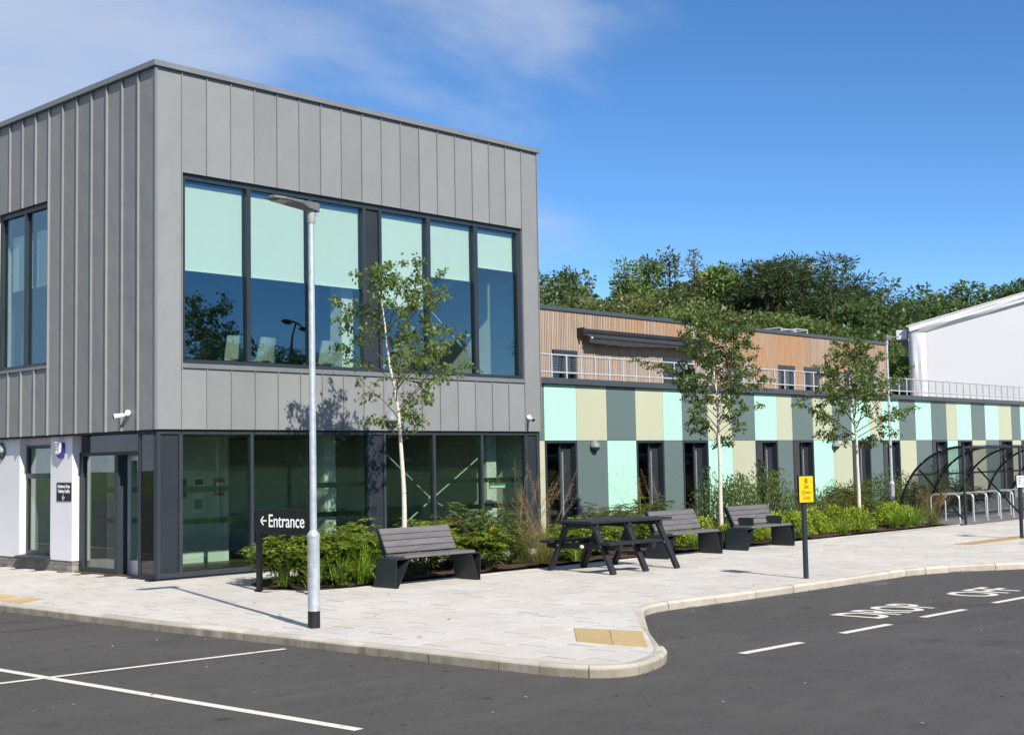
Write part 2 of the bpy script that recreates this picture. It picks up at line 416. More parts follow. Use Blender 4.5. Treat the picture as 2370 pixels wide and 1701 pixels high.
def place_text(me, parent, origin, right, up, name='lettering'):
    r, u = Vector(right).normalized(), Vector(up).normalized(); n = r.cross(u)
    me.transform(Matrix(((r.x,u.x,n.x,origin[0]),(r.y,u.y,n.y,origin[1]),(r.z,u.z,n.z,origin[2]),(0,0,0,1))))
    return link(name, me, parent)

# leaves: arrays of positions, axis directions, normals -> one mesh of folded quads
def unit(a): return a/np.maximum(np.linalg.norm(a, axis=1, keepdims=True), 1e-9)
def leafmesh(name, mat, P, D, N, L, Wd, fold=.25):
    n = len(P); D = unit(D); S = unit(np.cross(D, N)); N2 = unit(np.cross(S, D))
    L = np.broadcast_to(np.asarray(L, float).reshape(-1,1), (n,1)); Wd = np.broadcast_to(np.asarray(Wd, float).reshape(-1,1), (n,1))
    mid = P + D*L*.45 + N2*Wd*fold
    v = np.empty((n,4,3)); v[:,0] = P; v[:,1] = mid+S*Wd*.5; v[:,2] = P+D*L; v[:,3] = mid-S*Wd*.5
    me = bpy.data.meshes.new(name); me.vertices.add(n*4); me.vertices.foreach_set('co', v.ravel())
    me.loops.add(n*4); me.loops.foreach_set('vertex_index', np.arange(n*4, dtype=np.int32))
    me.polygons.add(n); me.polygons.foreach_set('loop_start', np.arange(0, n*4, 4, dtype=np.int32))
    try: me.polygons.foreach_set('loop_total', np.full(n, 4, dtype=np.int32))
    except Exception: pass
    me.update(calc_edges=True); me.validate(); me.materials.append(MATS[mat]); return me
def strips(name, mat, blades):                     # blades: list of (points list, widths list); flat tapering blades
    v = []; f = []
    for pts, wd in blades:
        o = len(v); n = len(pts)
        for i, p in enumerate(pts):
            d = pts[min(i+1,n-1)]-pts[max(i-1,0)]; s = np.array([-d[1], d[0], 0.]); ln = np.linalg.norm(s)
            s = s/ln if ln > 1e-6 else np.array([1.,0,0])
            v.append(tuple(p-s*wd[i]/2)); v.append(tuple(p+s*wd[i]/2))
        for i in range(n-1): f.append((o+2*i, o+2*i+1, o+2*i+3, o+2*i+2))
    me = bpy.data.meshes.new(name); me.from_pydata(v, [], f); me.update(); me.materials.append(MATS[mat]); return me

# ================================================================== SETTING
ZR = -.11
def sheet(name, mat, pts, z, kind='structure'):
    me = bpy.data.meshes.new(name); me.from_pydata([(x,y,z) for x,y in pts], [], [tuple(range(len(pts)))]); me.update(); me.materials.append(MATS[mat])
    return tag(link(name, me), kind=kind)
sheet('ground', 'grass_ground', [(-900,-900),(900,-900),(900,900),(-900,900)], -.30)
road = sheet('road', 'asphalt', [(-70,-21),(95,-21),(95,60),(-70,60)], ZR)
# grass bank across the road, mirrored in the ground-floor glass
gb = MB()
nx, ny = 40, 10
for j in range(ny+1):
    for i in range(nx+1):
        x = -60+200*i/nx; t = j/ny; y = -21-70*t
        gb.v.append((x, y, -.2+4.2*(t**.75)+.3*math.sin(x*.13+j)*t))
for j in range(ny):
    for i in range(nx): a = j*(nx+1)+i; gb.f.append((a, a+nx+1, a+nx+2, a+1))
tag(gb.build('grass_bank', 'grass_ground'), kind='structure')

# kerb line (outer top edge)
KP = [(-4.6,26),(-4.2,18),(-3.75,9.5),(-3.2,-1.2),(-3.08,-5.4),(-2.93,-7.4),(-2.85,-9.1),(-2.77,-10.5),(-2.70,-11.3),(-2.56,-11.68),(-2.32,-11.83),(-2.03,-11.80),(-1.62,-11.66),(-1.28,-11.46),
      (-1.02,-11.2),(-.64,-10.88),(.16,-10.12),(1.16,-9.25),(1.40,-9.04),(1.70,-8.92),(2.1,-8.87),(2.7,-8.90),(3.3,-8.95),(4.9,-9.02),(6.75,-9.06),(8.3,-9.10),(9.0,-9.25),(9.6,-9.52),(10.15,-9.88),(10.9,-10.3),(12.2,-10.6),(13.3,-10.3),
      (14.0,-9.6),(14.6,-8.7),(15.2,-8.15),(16.2,-7.86),(18,-7.8),(26,-7.8),(60,-7.8)]
def dense(path, step=.06):
    o = []
    for a, b in zip(path[:-1], path[1:]):
        a, b = Vector(a), Vector(b); n = max(1, int((b-a).length/step))
        for i in range(n): o.append(a.lerp(b, i/n))
    o.append(Vector(path[-1])); return o
def smoothpath(p, it):
    for _ in range(it): p = [p[0]]+[(p[i-1]+p[i]*2+p[i+1])/4 for i in range(1,len(p)-1)]+[p[-1]]
    return p
KD = smoothpath(dense(KP), 14)
def leftn(path, i):
    d = path[min(i+1,len(path)-1)]-path[max(i-1,0)]; d.normalize(); return Vector((-d.y, d.x))
KIN = [KD[i]+leftn(KD, i)*.125 for i in range(len(KD))]
kerb = tag(link('kerb', None), kind='structure')
def kerbdrop(p):                                   # the kerb dips to road level at the crossing beside the nose
    x, y = p.x, p.y
    if x > -1.35 and x < 1.3 and y < -8.9:
        s = (x+1.15)/2.4; t = max(0, min(1, min(s/.12, (1-s)/.35))); return -.085*t
    return 0
acc = 0; start = 0; stones = []; 
for i in range(1, len(KD)):
    acc += (KD[i]-KD[i-1]).length
    curv = (KD[min(i+8,len(KD)-1)]-KD[i]).angle((KD[i]-KD[max(i-8,0)]), 0) if 8 < i < len(KD)-9 else 0
    if acc >= (.46 if curv > .12 else .915) or i == len(KD)-1: stones.append((start, i)); start = i; acc = 0
for a, b in stones:
    mb = MB(); ids = list(range(a, b+1, 2)); 
    if ids[-1] != b: ids.append(b)
    dz = random.uniform(-.003, .003); jo = random.uniform(-.004, .004); prof = []
    for q, i in enumerate(ids):
        P = KD[i].copy(); n = leftn(KD, i); d = Vector((n.y, -n.x))
        if q == 0: P = P+d*.006
        if q == len(ids)-1: P = P-d*.006
        z = dz+kerbdrop(KD[i]); P = P+n*jo
        sec = [(0.012,-.25),(0.0,-.030+z),(.022,-.003+z),(.035,.002+z),(.120,.002+z),(.123,-.25)]
        prof.append([(P.x+n.x*o, P.y+n.y*o, h) for o, h in sec])
    ns = 6; v = [p for r in prof for p in r]; f = []
    for i in range(len(prof)-1):
        for k in range(ns): f.append((i*ns+k, (i+1)*ns+k, (i+1)*ns+(k+1)%ns, i*ns+(k+1)%ns))
    f.append(tuple(range(ns))); f.append(tuple((len(prof)-1)*ns+k for k in range(ns))[::-1])
    mb._add(v, f); mb.build('kerb_stone', 'kerb_concrete', kerb)

# planting bed outline
BED = [(.05,-2.86),(.34,-3.66),(1.15,-3.80),(12,-3.78),(17.0,-3.80),(21.55,-3.80),(21.55,-1.9),(21.55,3.62),(9.75,3.62),(9.75,-1.25),(1.2,-1.25),(.55,-1.9)]
def inside(p, poly):
    x, y = p; c = False; j = len(poly)-1
    for i in range(len(poly)):
        xi, yi = poly[i]; xj, yj = poly[j]
        if (yi > y) != (yj > y) and x < (xj-xi)*(y-yi)/(yj-yi)+xi: c = not c
        j = i
    return c
PAVE = [(p.x, p.y) for p in KIN[::3]]+[(60,-5),(60,3.7),(9.49,3.7),(9.49,.25),(0.5,.25),(.5,26)]
if (PAVE[-1][0]-PAVE[0][0]) == 0: PAVE.pop()
# bedding sheet under the slabs
pv = bpy.data.meshes.new('pavement'); pv.from_pydata([(x,y,-.014) for x,y in PAVE], [], [tuple(range(len(PAVE)))]); pv.update(); pv.materials.append(MATS['paving_joint'])
pavement = tag(link('pavement', pv), kind='structure')
def clip(poly, x0, x1, y0, y1):
    for ax, v, sg in ((0,x0,1),(0,x1,-1),(1,y0,1),(1,y1,-1)):
        outp = []
        for i in range(len(poly)):
            a, b = poly[i-1], poly[i]; da, db = sg*(a[ax]-v), sg*(b[ax]-v)
            if da >= 0: 
                if not outp or True: outp.append(a)
            if (da >= 0) != (db >= 0):
                t = da/(da-db); outp.append((a[0]+(b[0]-a[0])*t, a[1]+(b[1]-a[1])*t))
        poly = outp
        if len(poly) < 3: return []
    return poly
TACT = [(-1.43,-.62,-10.42,-9.62)]                 # handled separately below
SX, SY, GAP = .60, .40, .017
full = MB().box(-(SX-GAP)/2, (SX-GAP)/2, -(SY-GAP)/2, (SY-GAP)/2, -.05, 0).mesh('paving_slab', 'paving')
tact_quads = [[(-.62,-9.66),(-1.43,-10.36),(-1.02,-10.83),(-.21,-10.13)], [(-1.02,-10.83),(-1.36,-11.22),(-.55,-10.52),(-.21,-10.13)]]
tq = [[(-.60,-9.62),(-1.46,-10.38),(-1.36,-11.24),(-.42,-10.46)]]
camxy = Vector((-11.884,-19.482)); fwd = Vector((math.sin(yaw), math.cos(yaw))); rt2 = Vector((math.cos(yaw), -math.sin(yaw)))
cells = []
KINP = PAVE
row = 0; y = -12.4
while y < 26:
    x = -5.2+(SX/2 if row % 2 else 0)+ (0.13 if row % 3 == 0 else 0)
    xmax = 34 if y < .4 else .3
    while x < xmax:
        cx, cy = x+SX/2, y+SY/2
        c = Vector((cx,cy))-camxy; dep = c.dot(fwd); lat = c.dot(rt2)
        ok = dep > 3 and abs(lat)/dep < .46
        if ok and not inside((cx,cy), BED) and not (cx > 21.6 and cy > -3.95) and not (cy > .15 and cx > .1):
            cor = [inside((x+dx*SX, y+dy*SY), KINP) for dx in (0,1) for dy in (0,1)]
            if any(cor): cells.append((dep, cx, cy, all(cor)))
        x += SX
    y += SY; row += 1
cells.sort()
rest = MB(); cnt = 0
for dep, cx, cy, al in cells:
    dz = random.uniform(-.0025, .0015); tx = random.uniform(-.002,.002)
    if cnt < 300:
        if al:
            o = link('paving_slab', full, pavement, (cx,cy,dz)); o.rotation_euler = (random.uniform(-.002,.002), tx, random.uniform(-.002,.002))
        else:
            pc = clip(KINP, cx-SX/2+GAP/2, cx+SX/2-GAP/2, cy-SY/2+GAP/2, cy+SY/2-GAP/2)
            if len(pc) < 3: continue
            MB().prism(pc, -.05, dz).build('paving_slab', 'paving', pavement)
        cnt += 1
    else:
        if al: rest.box(cx-SX/2+GAP/2, cx+SX/2-GAP/2, cy-SY/2+GAP/2, cy+SY/2-GAP/2, -.05, dz)
        else:
            pc = clip(KINP, cx-SX/2+GAP/2, cx+SX/2-GAP/2, cy-SY/2+GAP/2, cy+SY/2-GAP/2)
            if len(pc) >= 3: rest.prism(pc, -.05, dz)
tag(rest.build('far_paving', 'paving', pavement), kind='stuff')
# tactile slabs with ribs, lying just proud of the paving
def tactile(a, b, c, d, nrib):
    a, b, c, d = [Vector(q) for q in (a,b,c,d)]
    mb = MB(); mb.prism([tuple(q) for q in (a,b,c,d)], -.03, .005)
    for i in range(nrib):
        t = (i+.5)/nrib; w = .16/nrib
        p0, p1 = a.lerp(b, t-w*1.2), a.lerp(b, t+w*1.2); q0, q1 = d.lerp(c, t-w*1.2), d.lerp(c, t+w*1.2)
        mb.prism([tuple(q) for q in (p0,p1,q1,q0)], .004, .010)
    return mb.build('tactile_slab', 'tactile', pavement)
tactile((-.62,-9.66),(-1.43,-10.40),(-1.40,-10.85),(-.50,-10.06), 10)
tactile((-.50,-10.07),(-1.40,-10.86),(-1.33,-11.24),(-.42,-10.46), 10)
for k in range(3): tactile((-2.57+.0*k,.02-.8*k+.8),(-2.57,-.42-.8*k+.8),(-3.04,-.72-.8*k+.8),(-3.06,.0-.8*k+.8), 6)
for k in range(6): tactile((14.3+.62*k,-7.50),(14.9+.62*k,-7.50),(14.9+.62*k,-7.06),(14.3+.62*k,-7.06), 6)
# grey surfacing under the cycle shelter
sh = bpy.data.meshes.new('shelter_surface'); sh.from_pydata([(x,y,.001) for x,y in [(21.6,-3.95),(60,-3.95),(60,3.7),(21.6,3.7)]], [], [(0,1,2,3)]); sh.update(); sh.materials.append(M('grey_surface', (.16,.155,.16), .9, 0, .1, 6, .3, 120))
tag(link('cycle_stand_surface', sh), kind='structure')

# soil bed with a bark-mulch surface
sb = MB(); g = .22; xs = np.arange(0, 22, g); idx = {}
for i in range(int(22/g)+1):
    for j in range(int(8/g)+1):
        x, y = i*g, -4.1+j*g
        if all(inside((x+dx, y+dy), BED) for dx, dy in ((.07,.07),(-.07,.07),(.07,-.07),(-.07,-.07))):
            idx[(i,j)] = len(sb.v); sb.v.append((x, y, .035+.02*math.sin(x*3.1)*math.cos(y*4.7)+random.uniform(-.014,.018)))
for (i,j) in list(idx):
    if all(q in idx for q in ((i+1,j),(i,j+1),(i+1,j+1))): sb.f.append((idx[(i,j)], idx[(i+1,j)], idx[(i+1,j+1)], idx[(i,j+1)]))
bedm = MB(); bedm.prism(BED, -.02, .006)
soil = tag(bedm.build('planting_bed', 'soil'), kind='structure')
sb.build('soil_mound', 'soil', soil)
for a, b in zip(BED[:6], BED[1:6]):
    MB().beam((a[0],a[1],-.005), (b[0],b[1],-.005), .05, .03).build('edging', 'kerb_concrete', soil)
# bark chips
n = 2600; X = RNG.uniform(.3, 21.4, n); Y = RNG.uniform(-3.72, -1.4, n); k = np.array([inside((a,b), BED) for a, b in zip(X, Y)])
X, Y = X[k], Y[k]; n = len(X); a = RNG.uniform(0, 6.28, n)
ch = leafmesh('bark_chips', 'leaf_litter', np.stack([X,Y,np.full(n,.062)+RNG.uniform(-.01,.02,n)],1), np.stack([np.cos(a),np.sin(a),RNG.normal(0,.3,n)],1), np.tile([0,0,1.],(n,1)), RNG.uniform(.03,.08,n), RNG.uniform(.01,.03,n), .1)
tag(link('bark_chips', ch, soil), kind='stuff')

# road markings (parts of the road), a few mm above the asphalt
def strip(name, a, b, w, skew=0):
    a, b = Vector(a), Vector(b); d = (b-a).normalized(); n = Vector((-d.y, d.x))*w/2
    q = [a-n, b-n, b+n, a+n]
    if skew: q = [a-n+d*skew, b-n+d*skew, b+n, a+n]
    z = ZR+.004
    me = bpy.data.meshes.new(name); N = 24; v = []; f = []
    for i in range(N+1):
        t = i/N; e = .0025
        for s in (0,1):
            p = (q[0].lerp(q[1], t) if s == 0 else q[3].lerp(q[2], t)); v.append((p.x+random.uniform(-e,e), p.y+random.uniform(-e,e), z))
    for i in range(N): f.append((2*i, 2*i+2, 2*i+3, 2*i+1))
    me.from_pydata(v, [], f); me.update(); me.materials.append(MATS['road_paint']); return link(name, me, road)
strip('bay_line', (-6.65,7.5), (-5.43,-11.72), .10)
l2 = strip('bay_line', (-10.5,-6.98), (-3.12,-7.71), .085); l2.location.z = .002
for a, b in [((-.52,-11.80),(.53,-11.85)), ((1.42,-11.82),(2.45,-11.86)), ((3.28,-11.85),(4.33,-11.90)), ((5.24,-11.88),(6.3,-11.93)), ((7.2,-11.92),(8.25,-11.95))]: strip('lane_dash', a, b, .11)
for s, x, w in (('DROP', 2.86, 1.64), ('OFF', 5.86, 1.30)):
    me = textmesh(s, 1.0, 'road_paint', 0.0, bold=.016)
    co = np.empty(len(me.vertices)*3); me.vertices.foreach_get('co', co); co = co.reshape(-1,3)
    co[:,0] = (co[:,0]-co[:,0].min())/np.ptp(co[:,0])*w; co[:,1] = (co[:,1]-co[:,1].min())/np.ptp(co[:,1])*.70; co[:,2] = 0
    me.vertices.foreach_set('co', co.ravel()); me.update()
    place_text(me, road, (x, -11.52, ZR+.005), (1,-.012,0), (0,1,0))
for (x, y, s) in ((6.55,-9.30,.5),(9.25,-9.42,.5)):
    mb = MB(); mb.box(x, x+s, y-.16, y+.16, ZR-.02, ZR+.006)
    for q in range(6): mb.box(x+.04+q*.075, x+.08+q*.075, y-.13, y+.13, ZR+.005, ZR+.012)
    mb.build('drain_grate', 'iron', road)
for a, b in (((-9.5,-3.15),(-3.26,-3.72)),):
    q = strip('tar_seam', a, b, .035); q.data.materials.clear(); q.data.materials.append(MATS['black_band']); q.location.z = -.002
# scattered flecks and dead leaves
n = 420; X = RNG.uniform(-9, 12, n); Y = RNG.uniform(-16.5, -3, n)
kd = np.array([inside((a,b), PAVE) for a, b in zip(X, Y)])
keep = ~kd | (RNG.uniform(0,1,n) < .25); X, Y, kd = X[keep], Y[keep], kd[keep]; n = len(X); a = RNG.uniform(0,6.28,n)
P = np.stack([X, Y, np.where(kd, .008, ZR+.008)], 1)
for nm, mt, sel, sz in (('road_flecks','fleck', RNG.uniform(0,1,n) < .55, (.012,.04)), ('fallen_leaves','leaf_litter', None, (.03,.075))):
    if sel is None: sel = ~lastsel
    lastsel = sel; q = sel.sum()
    me = leafmesh(nm, mt, P[sel], np.stack([np.cos(a[sel]),np.sin(a[sel]),np.full(q,.15)],1), np.tile([0,0,1.],(q,1)), RNG.uniform(*sz,q), RNG.uniform(sz[0]*.5,sz[1]*.5,q), .2)
    tag(link(nm, me), kind='stuff', label='scattered pale flecks on the asphalt' if mt == 'fleck' else 'scattered dead leaves on road and paving')
# leaf debris and grit gathered along the kerb foot
n = 700; ii = RNG.integers(60, len(KD)-400, n); off = -np.abs(RNG.normal(0, .05, n))-.003
PP = np.array([[KD[i].x+leftn(KD,i).x*o, KD[i].y+leftn(KD,i).y*o, ZR+.006] for i, o in zip(ii, off)]); a = RNG.uniform(0,6.28,n)
me = leafmesh('kerb_debris', 'leaf_litter', PP, np.stack([np.cos(a),np.sin(a),RNG.uniform(0,.5,n)],1), np.tile([0,0,1.],(n,1)), RNG.uniform(.012,.045,n), RNG.uniform(.008,.02,n), .3)
tag(link('kerb_debris', me), kind='stuff', label='brown leaf debris gathered along the foot of the kerb')

# ================================================================== ZINC BLOCK
ZB, ZT = 2.505, 8.63
blk = thing('zinc_clad_block', 'two-storey block in grey standing-seam zinc with large corner windows', 'building')
def panelA(x0, x1, z0, z1):
    mb = MB(); mb.box(x0+.003, x1-.003, .0, .035, z0, z1); mb.box(x1-.013, x1+.001, -.030, .0, z0-.006, z1); return mb.build('cladding_panel', 'zinc', blk)
def panelB(y0, y1, z0, z1):
    mb = MB(); mb.box(.0, .035, y0+.003, y1-.003, z0, z1); mb.box(-.042, .0, y1-.014, y1+.001, z0-.006, z1); return mb.build('cladding_panel', 'zinc', blk)
for i in range(19):
    x0, x1 = .5*i, .5*i+.5
    if i in (0, 18): panelA(x0+(.02 if i == 0 else 0), x1, ZB, ZT)
    else: panelA(x0, x1, 6.90, ZT); panelA(x0, x1, ZB, 3.54)
WB = .5263
for i in range(22):
    y0, y1 = WB*i, WB*(i+1)
    if 7 <= i < 11: panelB(y0, y1, 6.90, ZT); panelB(y0, y1, ZB, 3.74)
    else: panelB(y0+(.02 if i == 0 else 0), y1, ZB, ZT)
MB().box(-.022, .022, -.022, .022, ZB-.004, ZT).build('corner_seam', 'zinc_trim', blk)
box('side_cladding', 'zinc', blk, 9.465, 9.5, .037, 11.58, ZB, ZT)
YE = WB*22
# coping
MB().box(-.07, 9.57, -.07, .36, ZT+.01, ZT+.105).box(-.07, .36, .36, YE, ZT+.01, ZT+.105).box(9.2, 9.57, .36, YE, ZT+.01, ZT+.105).build('roof_coping', 'zinc_trim', blk)
# wall cores, floors, roof
co = MB()
co.box(.04, 9.46, .04, .30, 6.93, 8.62).box(.04, 9.46, .04, .30, 2.52, 3.52).box(.04, .46, .04, .30, 3.52, 6.93).box(9.04, 9.46, .04, .30, 3.52, 6.93)
co.box(.04, .30, .30, YE, 6.93, 8.62).box(.04, .30, .30, YE, 2.52, 3.70).box(.04, .30, .30, 3.65, 3.70, 6.93).box(.04, .30, 5.82, YE, 3.70, 6.93)
co.box(9.22, 9.46, .30, YE, 2.52, 8.62).box(.30, 9.22, YE-.2, YE, 2.52, 8.62)
co.build('wall_core', 'interior_white', blk)
box('roof_deck', 'interior_grey', blk, .30, 9.22, .30, YE-.2, 8.2, 8.4)
box('upper_ceiling', 'interior_white', blk, .30, 9.22, .30, YE-.2, 7.05, 7.15)
box('upper_floor', 'interior_dark', blk, .30, 9.22, .30, YE-.2, 2.62, 3.34)
box('soffit', 'slate_metal', blk, .04, 9.46, .04, .60, 2.47, 2.515)
box('soffit', 'slate_metal', blk, .04, .75, .60, YE, 2.47, 2.515)
box('partition', 'interior_dark', blk, .30, 9.22, 5.9, 6.0, 3.34, 7.05)
# upper window on the long side
def glazing(par, axis, spans, z0, z1, plane, gmat, frame_w=.05, gname='pane', fd=.07):
    """axis 'x': panes lie in XZ at Y=plane; axis 'y': panes in YZ at X=plane"""
    for a, b in spans:
        mb = MB()
        if axis == 'x': mb.box(a, b, plane, plane+.012, z0, z1)
        else: mb.box(plane, plane+.012, a, b, z0, z1)
        mb.build(gname, gmat, par)
wA = MB().box(.505, 8.995, .06, .16, 6.80, 6.895).build('window_frame', 'frame_dark', blk)
def sub(name, mat, par, *b): return box(name, mat, par, *b)
sub('rail', 'frame_dark', wA, .505, 8.995, .06, .16, 3.625, 3.70)
for a, b in ((.505,.60),(1.87,1.955),(3.25,3.32),(4.56,4.63),(4.97,5.035),(6.235,6.335),(7.575,7.685),(8.885,8.995)):
    sub('mullion', 'frame_dark', wA, a, b, .05, .17, 3.70, 6.80)
sub('infill_panel', 'slate_metal', wA, 4.63, 4.97, .10, .14, 3.70, 6.80)
for a, b in ((.49,.505),(8.995,9.01)): sub('reveal', 'zinc_trim', wA, a, b, .0, .16, 3.62, 6.9)
box('window_sill', 'zinc_trim', blk, .50, 9.0, -.035, .10, 3.545, 3.622)
UP = [(.60,1.87,5.27),(1.955,3.25,5.265),(3.32,4.56,5.26),(5.035,6.235,4.99),(6.335,7.575,5.67),(7.685,8.885,5.99)]
for a, b, zb in UP:
    p_ = box('pane', 'glass_upper', blk, a, b, .11, .122, 3.70, 6.80)
    bl = box('blind', 'blind', blk, a+.015, b-.015, .19, .194, zb, 6.76)
    box('bottom_bar', 'blind', bl, a+.015, b-.015, .184, .20, zb-.03, zb)
    box('blind_cassette', 'frame_dark', bl, a+.01, b-.01, .178, .25, 6.762, 6.84)
# upper window on the short side
wB = MB().box(.06, .16, 3.69, 5.785, 6.80, 6.895).build('window_frame', 'frame_dark', blk)
sub('rail', 'frame_dark', wB, .06, .16, 3.69, 5.785, 3.80, 3.87)
for a, b in ((3.69,3.77),(4.70,4.78),(5.70,5.785)): sub('mullion', 'frame_dark', wB, .05, .17, a, b, 3.87, 6.80)
for a, b in ((3.77,4.70),(4.78,5.70)):
    box('pane', 'glass_upper', blk, .11, .122, a, b, 3.87, 6.80)
    bl = box('blind', 'blind', blk, .24, .244, a+.03, b-.06, 5.40, 6.45)
    box('bottom_bar', 'blind', bl, .235, .25, a+.03, b-.06, 5.37, 5.40)
box('window_sill', 'zinc_trim', blk, -.035, .10, 3.685, 5.79, 3.745, 3.798)
# bracing rods inside both storeys
for zc, zt, zb in ((1.12, 2.42, .05), (5.05, 7.0, 3.36)):
    for xx, z2 in ((5.1, zt), (8.95, zt), (5.1, zb), (8.95, zb)):
        MB().tube([(6.80,.62,zc),(xx,.62,z2 if not (zc < 2 and z2 < 1) else .06)], .016, 6).build('bracing_rod', 'rod', blk)
    MB().tube([(6.80,.60,zc),(6.80,.64,zc)], .09, 14).build('bracing_hub', 'rod', blk)
box('inner_column', 'interior_white', blk, 8.55, 8.85, .75, 1.05, .05, 2.45)
box('inner_column', 'interior_white', blk, 4.25, 4.52, .9, 1.2, .05, 2.45)
box('inner_column', 'interior_white', blk, 4.30, 4.58, .40, .75, 3.34, 7.05)
# ground-floor glazing, long side
GY = .05
gf = box('curtain_frame', 'slate_light', blk, .06, 9.46, GY-.01, GY+.09, .03, .115)
sub('top_rail', 'slate_light', gf, .06, 9.46, GY, GY+.09, 2.425, 2.468)
box('base_plinth', 'slate_metal', blk, .05, 9.46, GY+.01, GY+.12, -.03, .03)
for a, b in ((.06,.12),(.48,.545),(1.93,1.99),(3.27,3.33),(4.62,4.70),(5.02,5.075),(6.33,6.39),(7.69,7.75),(9.03,9.09),(9.40,9.46)):
    sub('mullion', 'slate_light', gf, a, b, GY-.012, GY+.10, .115, 2.425)
for a, b in ((.12,.48),(4.70,5.02),(9.09,9.40)): sub('infill_panel', 'slate_metal', gf, a, b, GY+.03, GY+.06, .115, 2.425)
for a, b in ((.545,1.93),(1.99,3.27),(3.33,4.62),(5.075,6.33),(6.39,7.69),(7.75,9.03)):
    pn = box('pane', 'glass_ground', blk, a, b, GY+.04, GY+.052, .115, 2.425)
    for z in (.90, 1.44): box('manifestation_strip', 'manifest', pn, a+.02, b-.02, GY+.056, GY+.058, z, z+.095)
# interior of the ground floor
box('lobby_floor', 'wood_floor', blk, .2, 9.4, .18, 8.0, -.02, .02)
box('lobby_wall', 'interior_white', blk, .75, 3.25, 2.80, 2.88, .02, 2.47)
box('lobby_wall', 'interior_white', blk, 3.3, 9.4, 5.4, 5.5, .02, 2.47)
box('lobby_wall', 'interior_white', blk, 9.30, 9.46, .18, 5.4, .02, 2.47)
box('lobby_wall', 'interior_white', blk, 3.25, 3.35, 2.80, 5.4, .02, 2.47)
for x in (5.6, 7.2): box('inner_column', 'interior_white', blk, x, x+.32, 3.2, 3.5, .02, 2.47)
box('lobby_ceiling', 'interior_grey', blk, .75, 9.4, .60, 5.5, 2.45, 2.47)
# things on the lobby wall, seen through the glass
def wallcard(name, mat, x, z, w, h, label, cat, y=2.775, inner=None):
    o = MB().box(x, x+w, y, y+.02, z, z+h).build(name, mat)
    tag(o, label, cat)
    if inner: MB().box(x+w*.15, x+w*.85, y-.006, y, z+h*.2, z+h*.75).build('print', inner, o)
    return o
wallcard('wall_screen', 'manifest', 1.95, 1.28, .42, .36, 'dark screen on the lobby wall left of the red poster', 'screen', inner='interior_grey')
wallcard('wall_poster', 'sign_red', 3.0, 1.30, .24, .34, 'red poster on the lobby wall behind the glass', 'poster', y=2.775, inner='sign_white')
wallcard('wall_notice', 'sign_white', 2.52, 1.48, .26, .20, 'white notice on the lobby wall beside the dark screen', 'notice', inner='manifest')
wallcard('wall_notice', 'sign_white', 2.50, .98, .26, .36, 'tall white notice low on the lobby wall', 'notice', inner='interior_grey')
s_ = MB().box(8.02, 8.52, .16, .166, 1.30, 1.52).build('window_notice', 'sign_green'); tag(s_, 'green and white notice stuck inside the ground-floor window', 'notice')
MB().box(8.05, 8.49, .154, .16, 1.40, 1.44).build('print', 'sign_white', s_); MB().box(8.05, 8.49, .154, .16, 1.32, 1.36).build('print', 'sign_white', s_)
# entrance side: plinth, white render, glazing, recessed door
WX = .14; WY0 = 3.04
def rend(y0, y1, z0, z1): return box('rendered_wall', 'white_render', blk, WX, .50, y0, y1, z0, z1)
rend(WY0, 3.85, .205, 2.50); rend(5.08, YE, .205, 2.50)
box('wall_panel', 'white_render', blk, WX+.16, .5, 3.85, 5.08, 2.33, 2.47)
box('mortar_bed', 'mortar', blk, WX+.018, .49, WY0+.018, YE, -.05, .195)
brk = MB().box(-.05, .05, -.1075, .1075, -.0325, .0325).mesh('brick', 'brick')
brk2 = MB().box(-.1075, .1075, -.05, .05, -.0325, .0325).mesh('brick', 'brick')
for c in range(3):
    z = .035+c*.0715-.02
    for i in range(34):
        y = WY0+.06+.11+i*.2275+(.11 if c % 2 else 0)
        o = link('brick', brk, blk, (WX+.062+random.uniform(-.002,.002), y, z))
    link('brick', brk2, blk, (WX+.12+(.11 if c % 2 else 0), WY0+.062, z))
# tall slot window in the render
sw = box('window_frame', 'frame_dark', blk, .27, .34, 3.86, 5.07, 2.27, 2.33)
sub('rail', 'frame_dark', sw, .27, .34, 3.86, 5.07, .27, .34); sub('rail', 'frame_dark', sw, .26, .34, 3.86, 5.07, 1.70, 1.80)
for a, b in ((3.86,3.93),(5.0,5.07)): sub('mullion', 'frame_dark', sw, .27, .34, a, b, .34, 2.27)
for a, b in ((.34,1.70),(1.80,2.27)): box('pane', 'glass_entrance', blk, .30, .31, 3.93, 5.0, a, b)
MB().hexa([(.05,3.83,.19),(.30,3.83,.19),(.30,5.10,.19),(.05,5.10,.19)], [(.05,3.83,.235),(.30,3.83,.27),(.30,5.10,.27),(.05,5.10,.235)]).build('window_sill', 'slate_light', blk)
box('inner_wall', 'interior_white', blk, 1.2, 1.3, 2.7, 8.0, .02, 2.47)
box('inner_wall', 'interior_white', blk, .5, 1.2, 5.12, 5.2, .02, 2.47)
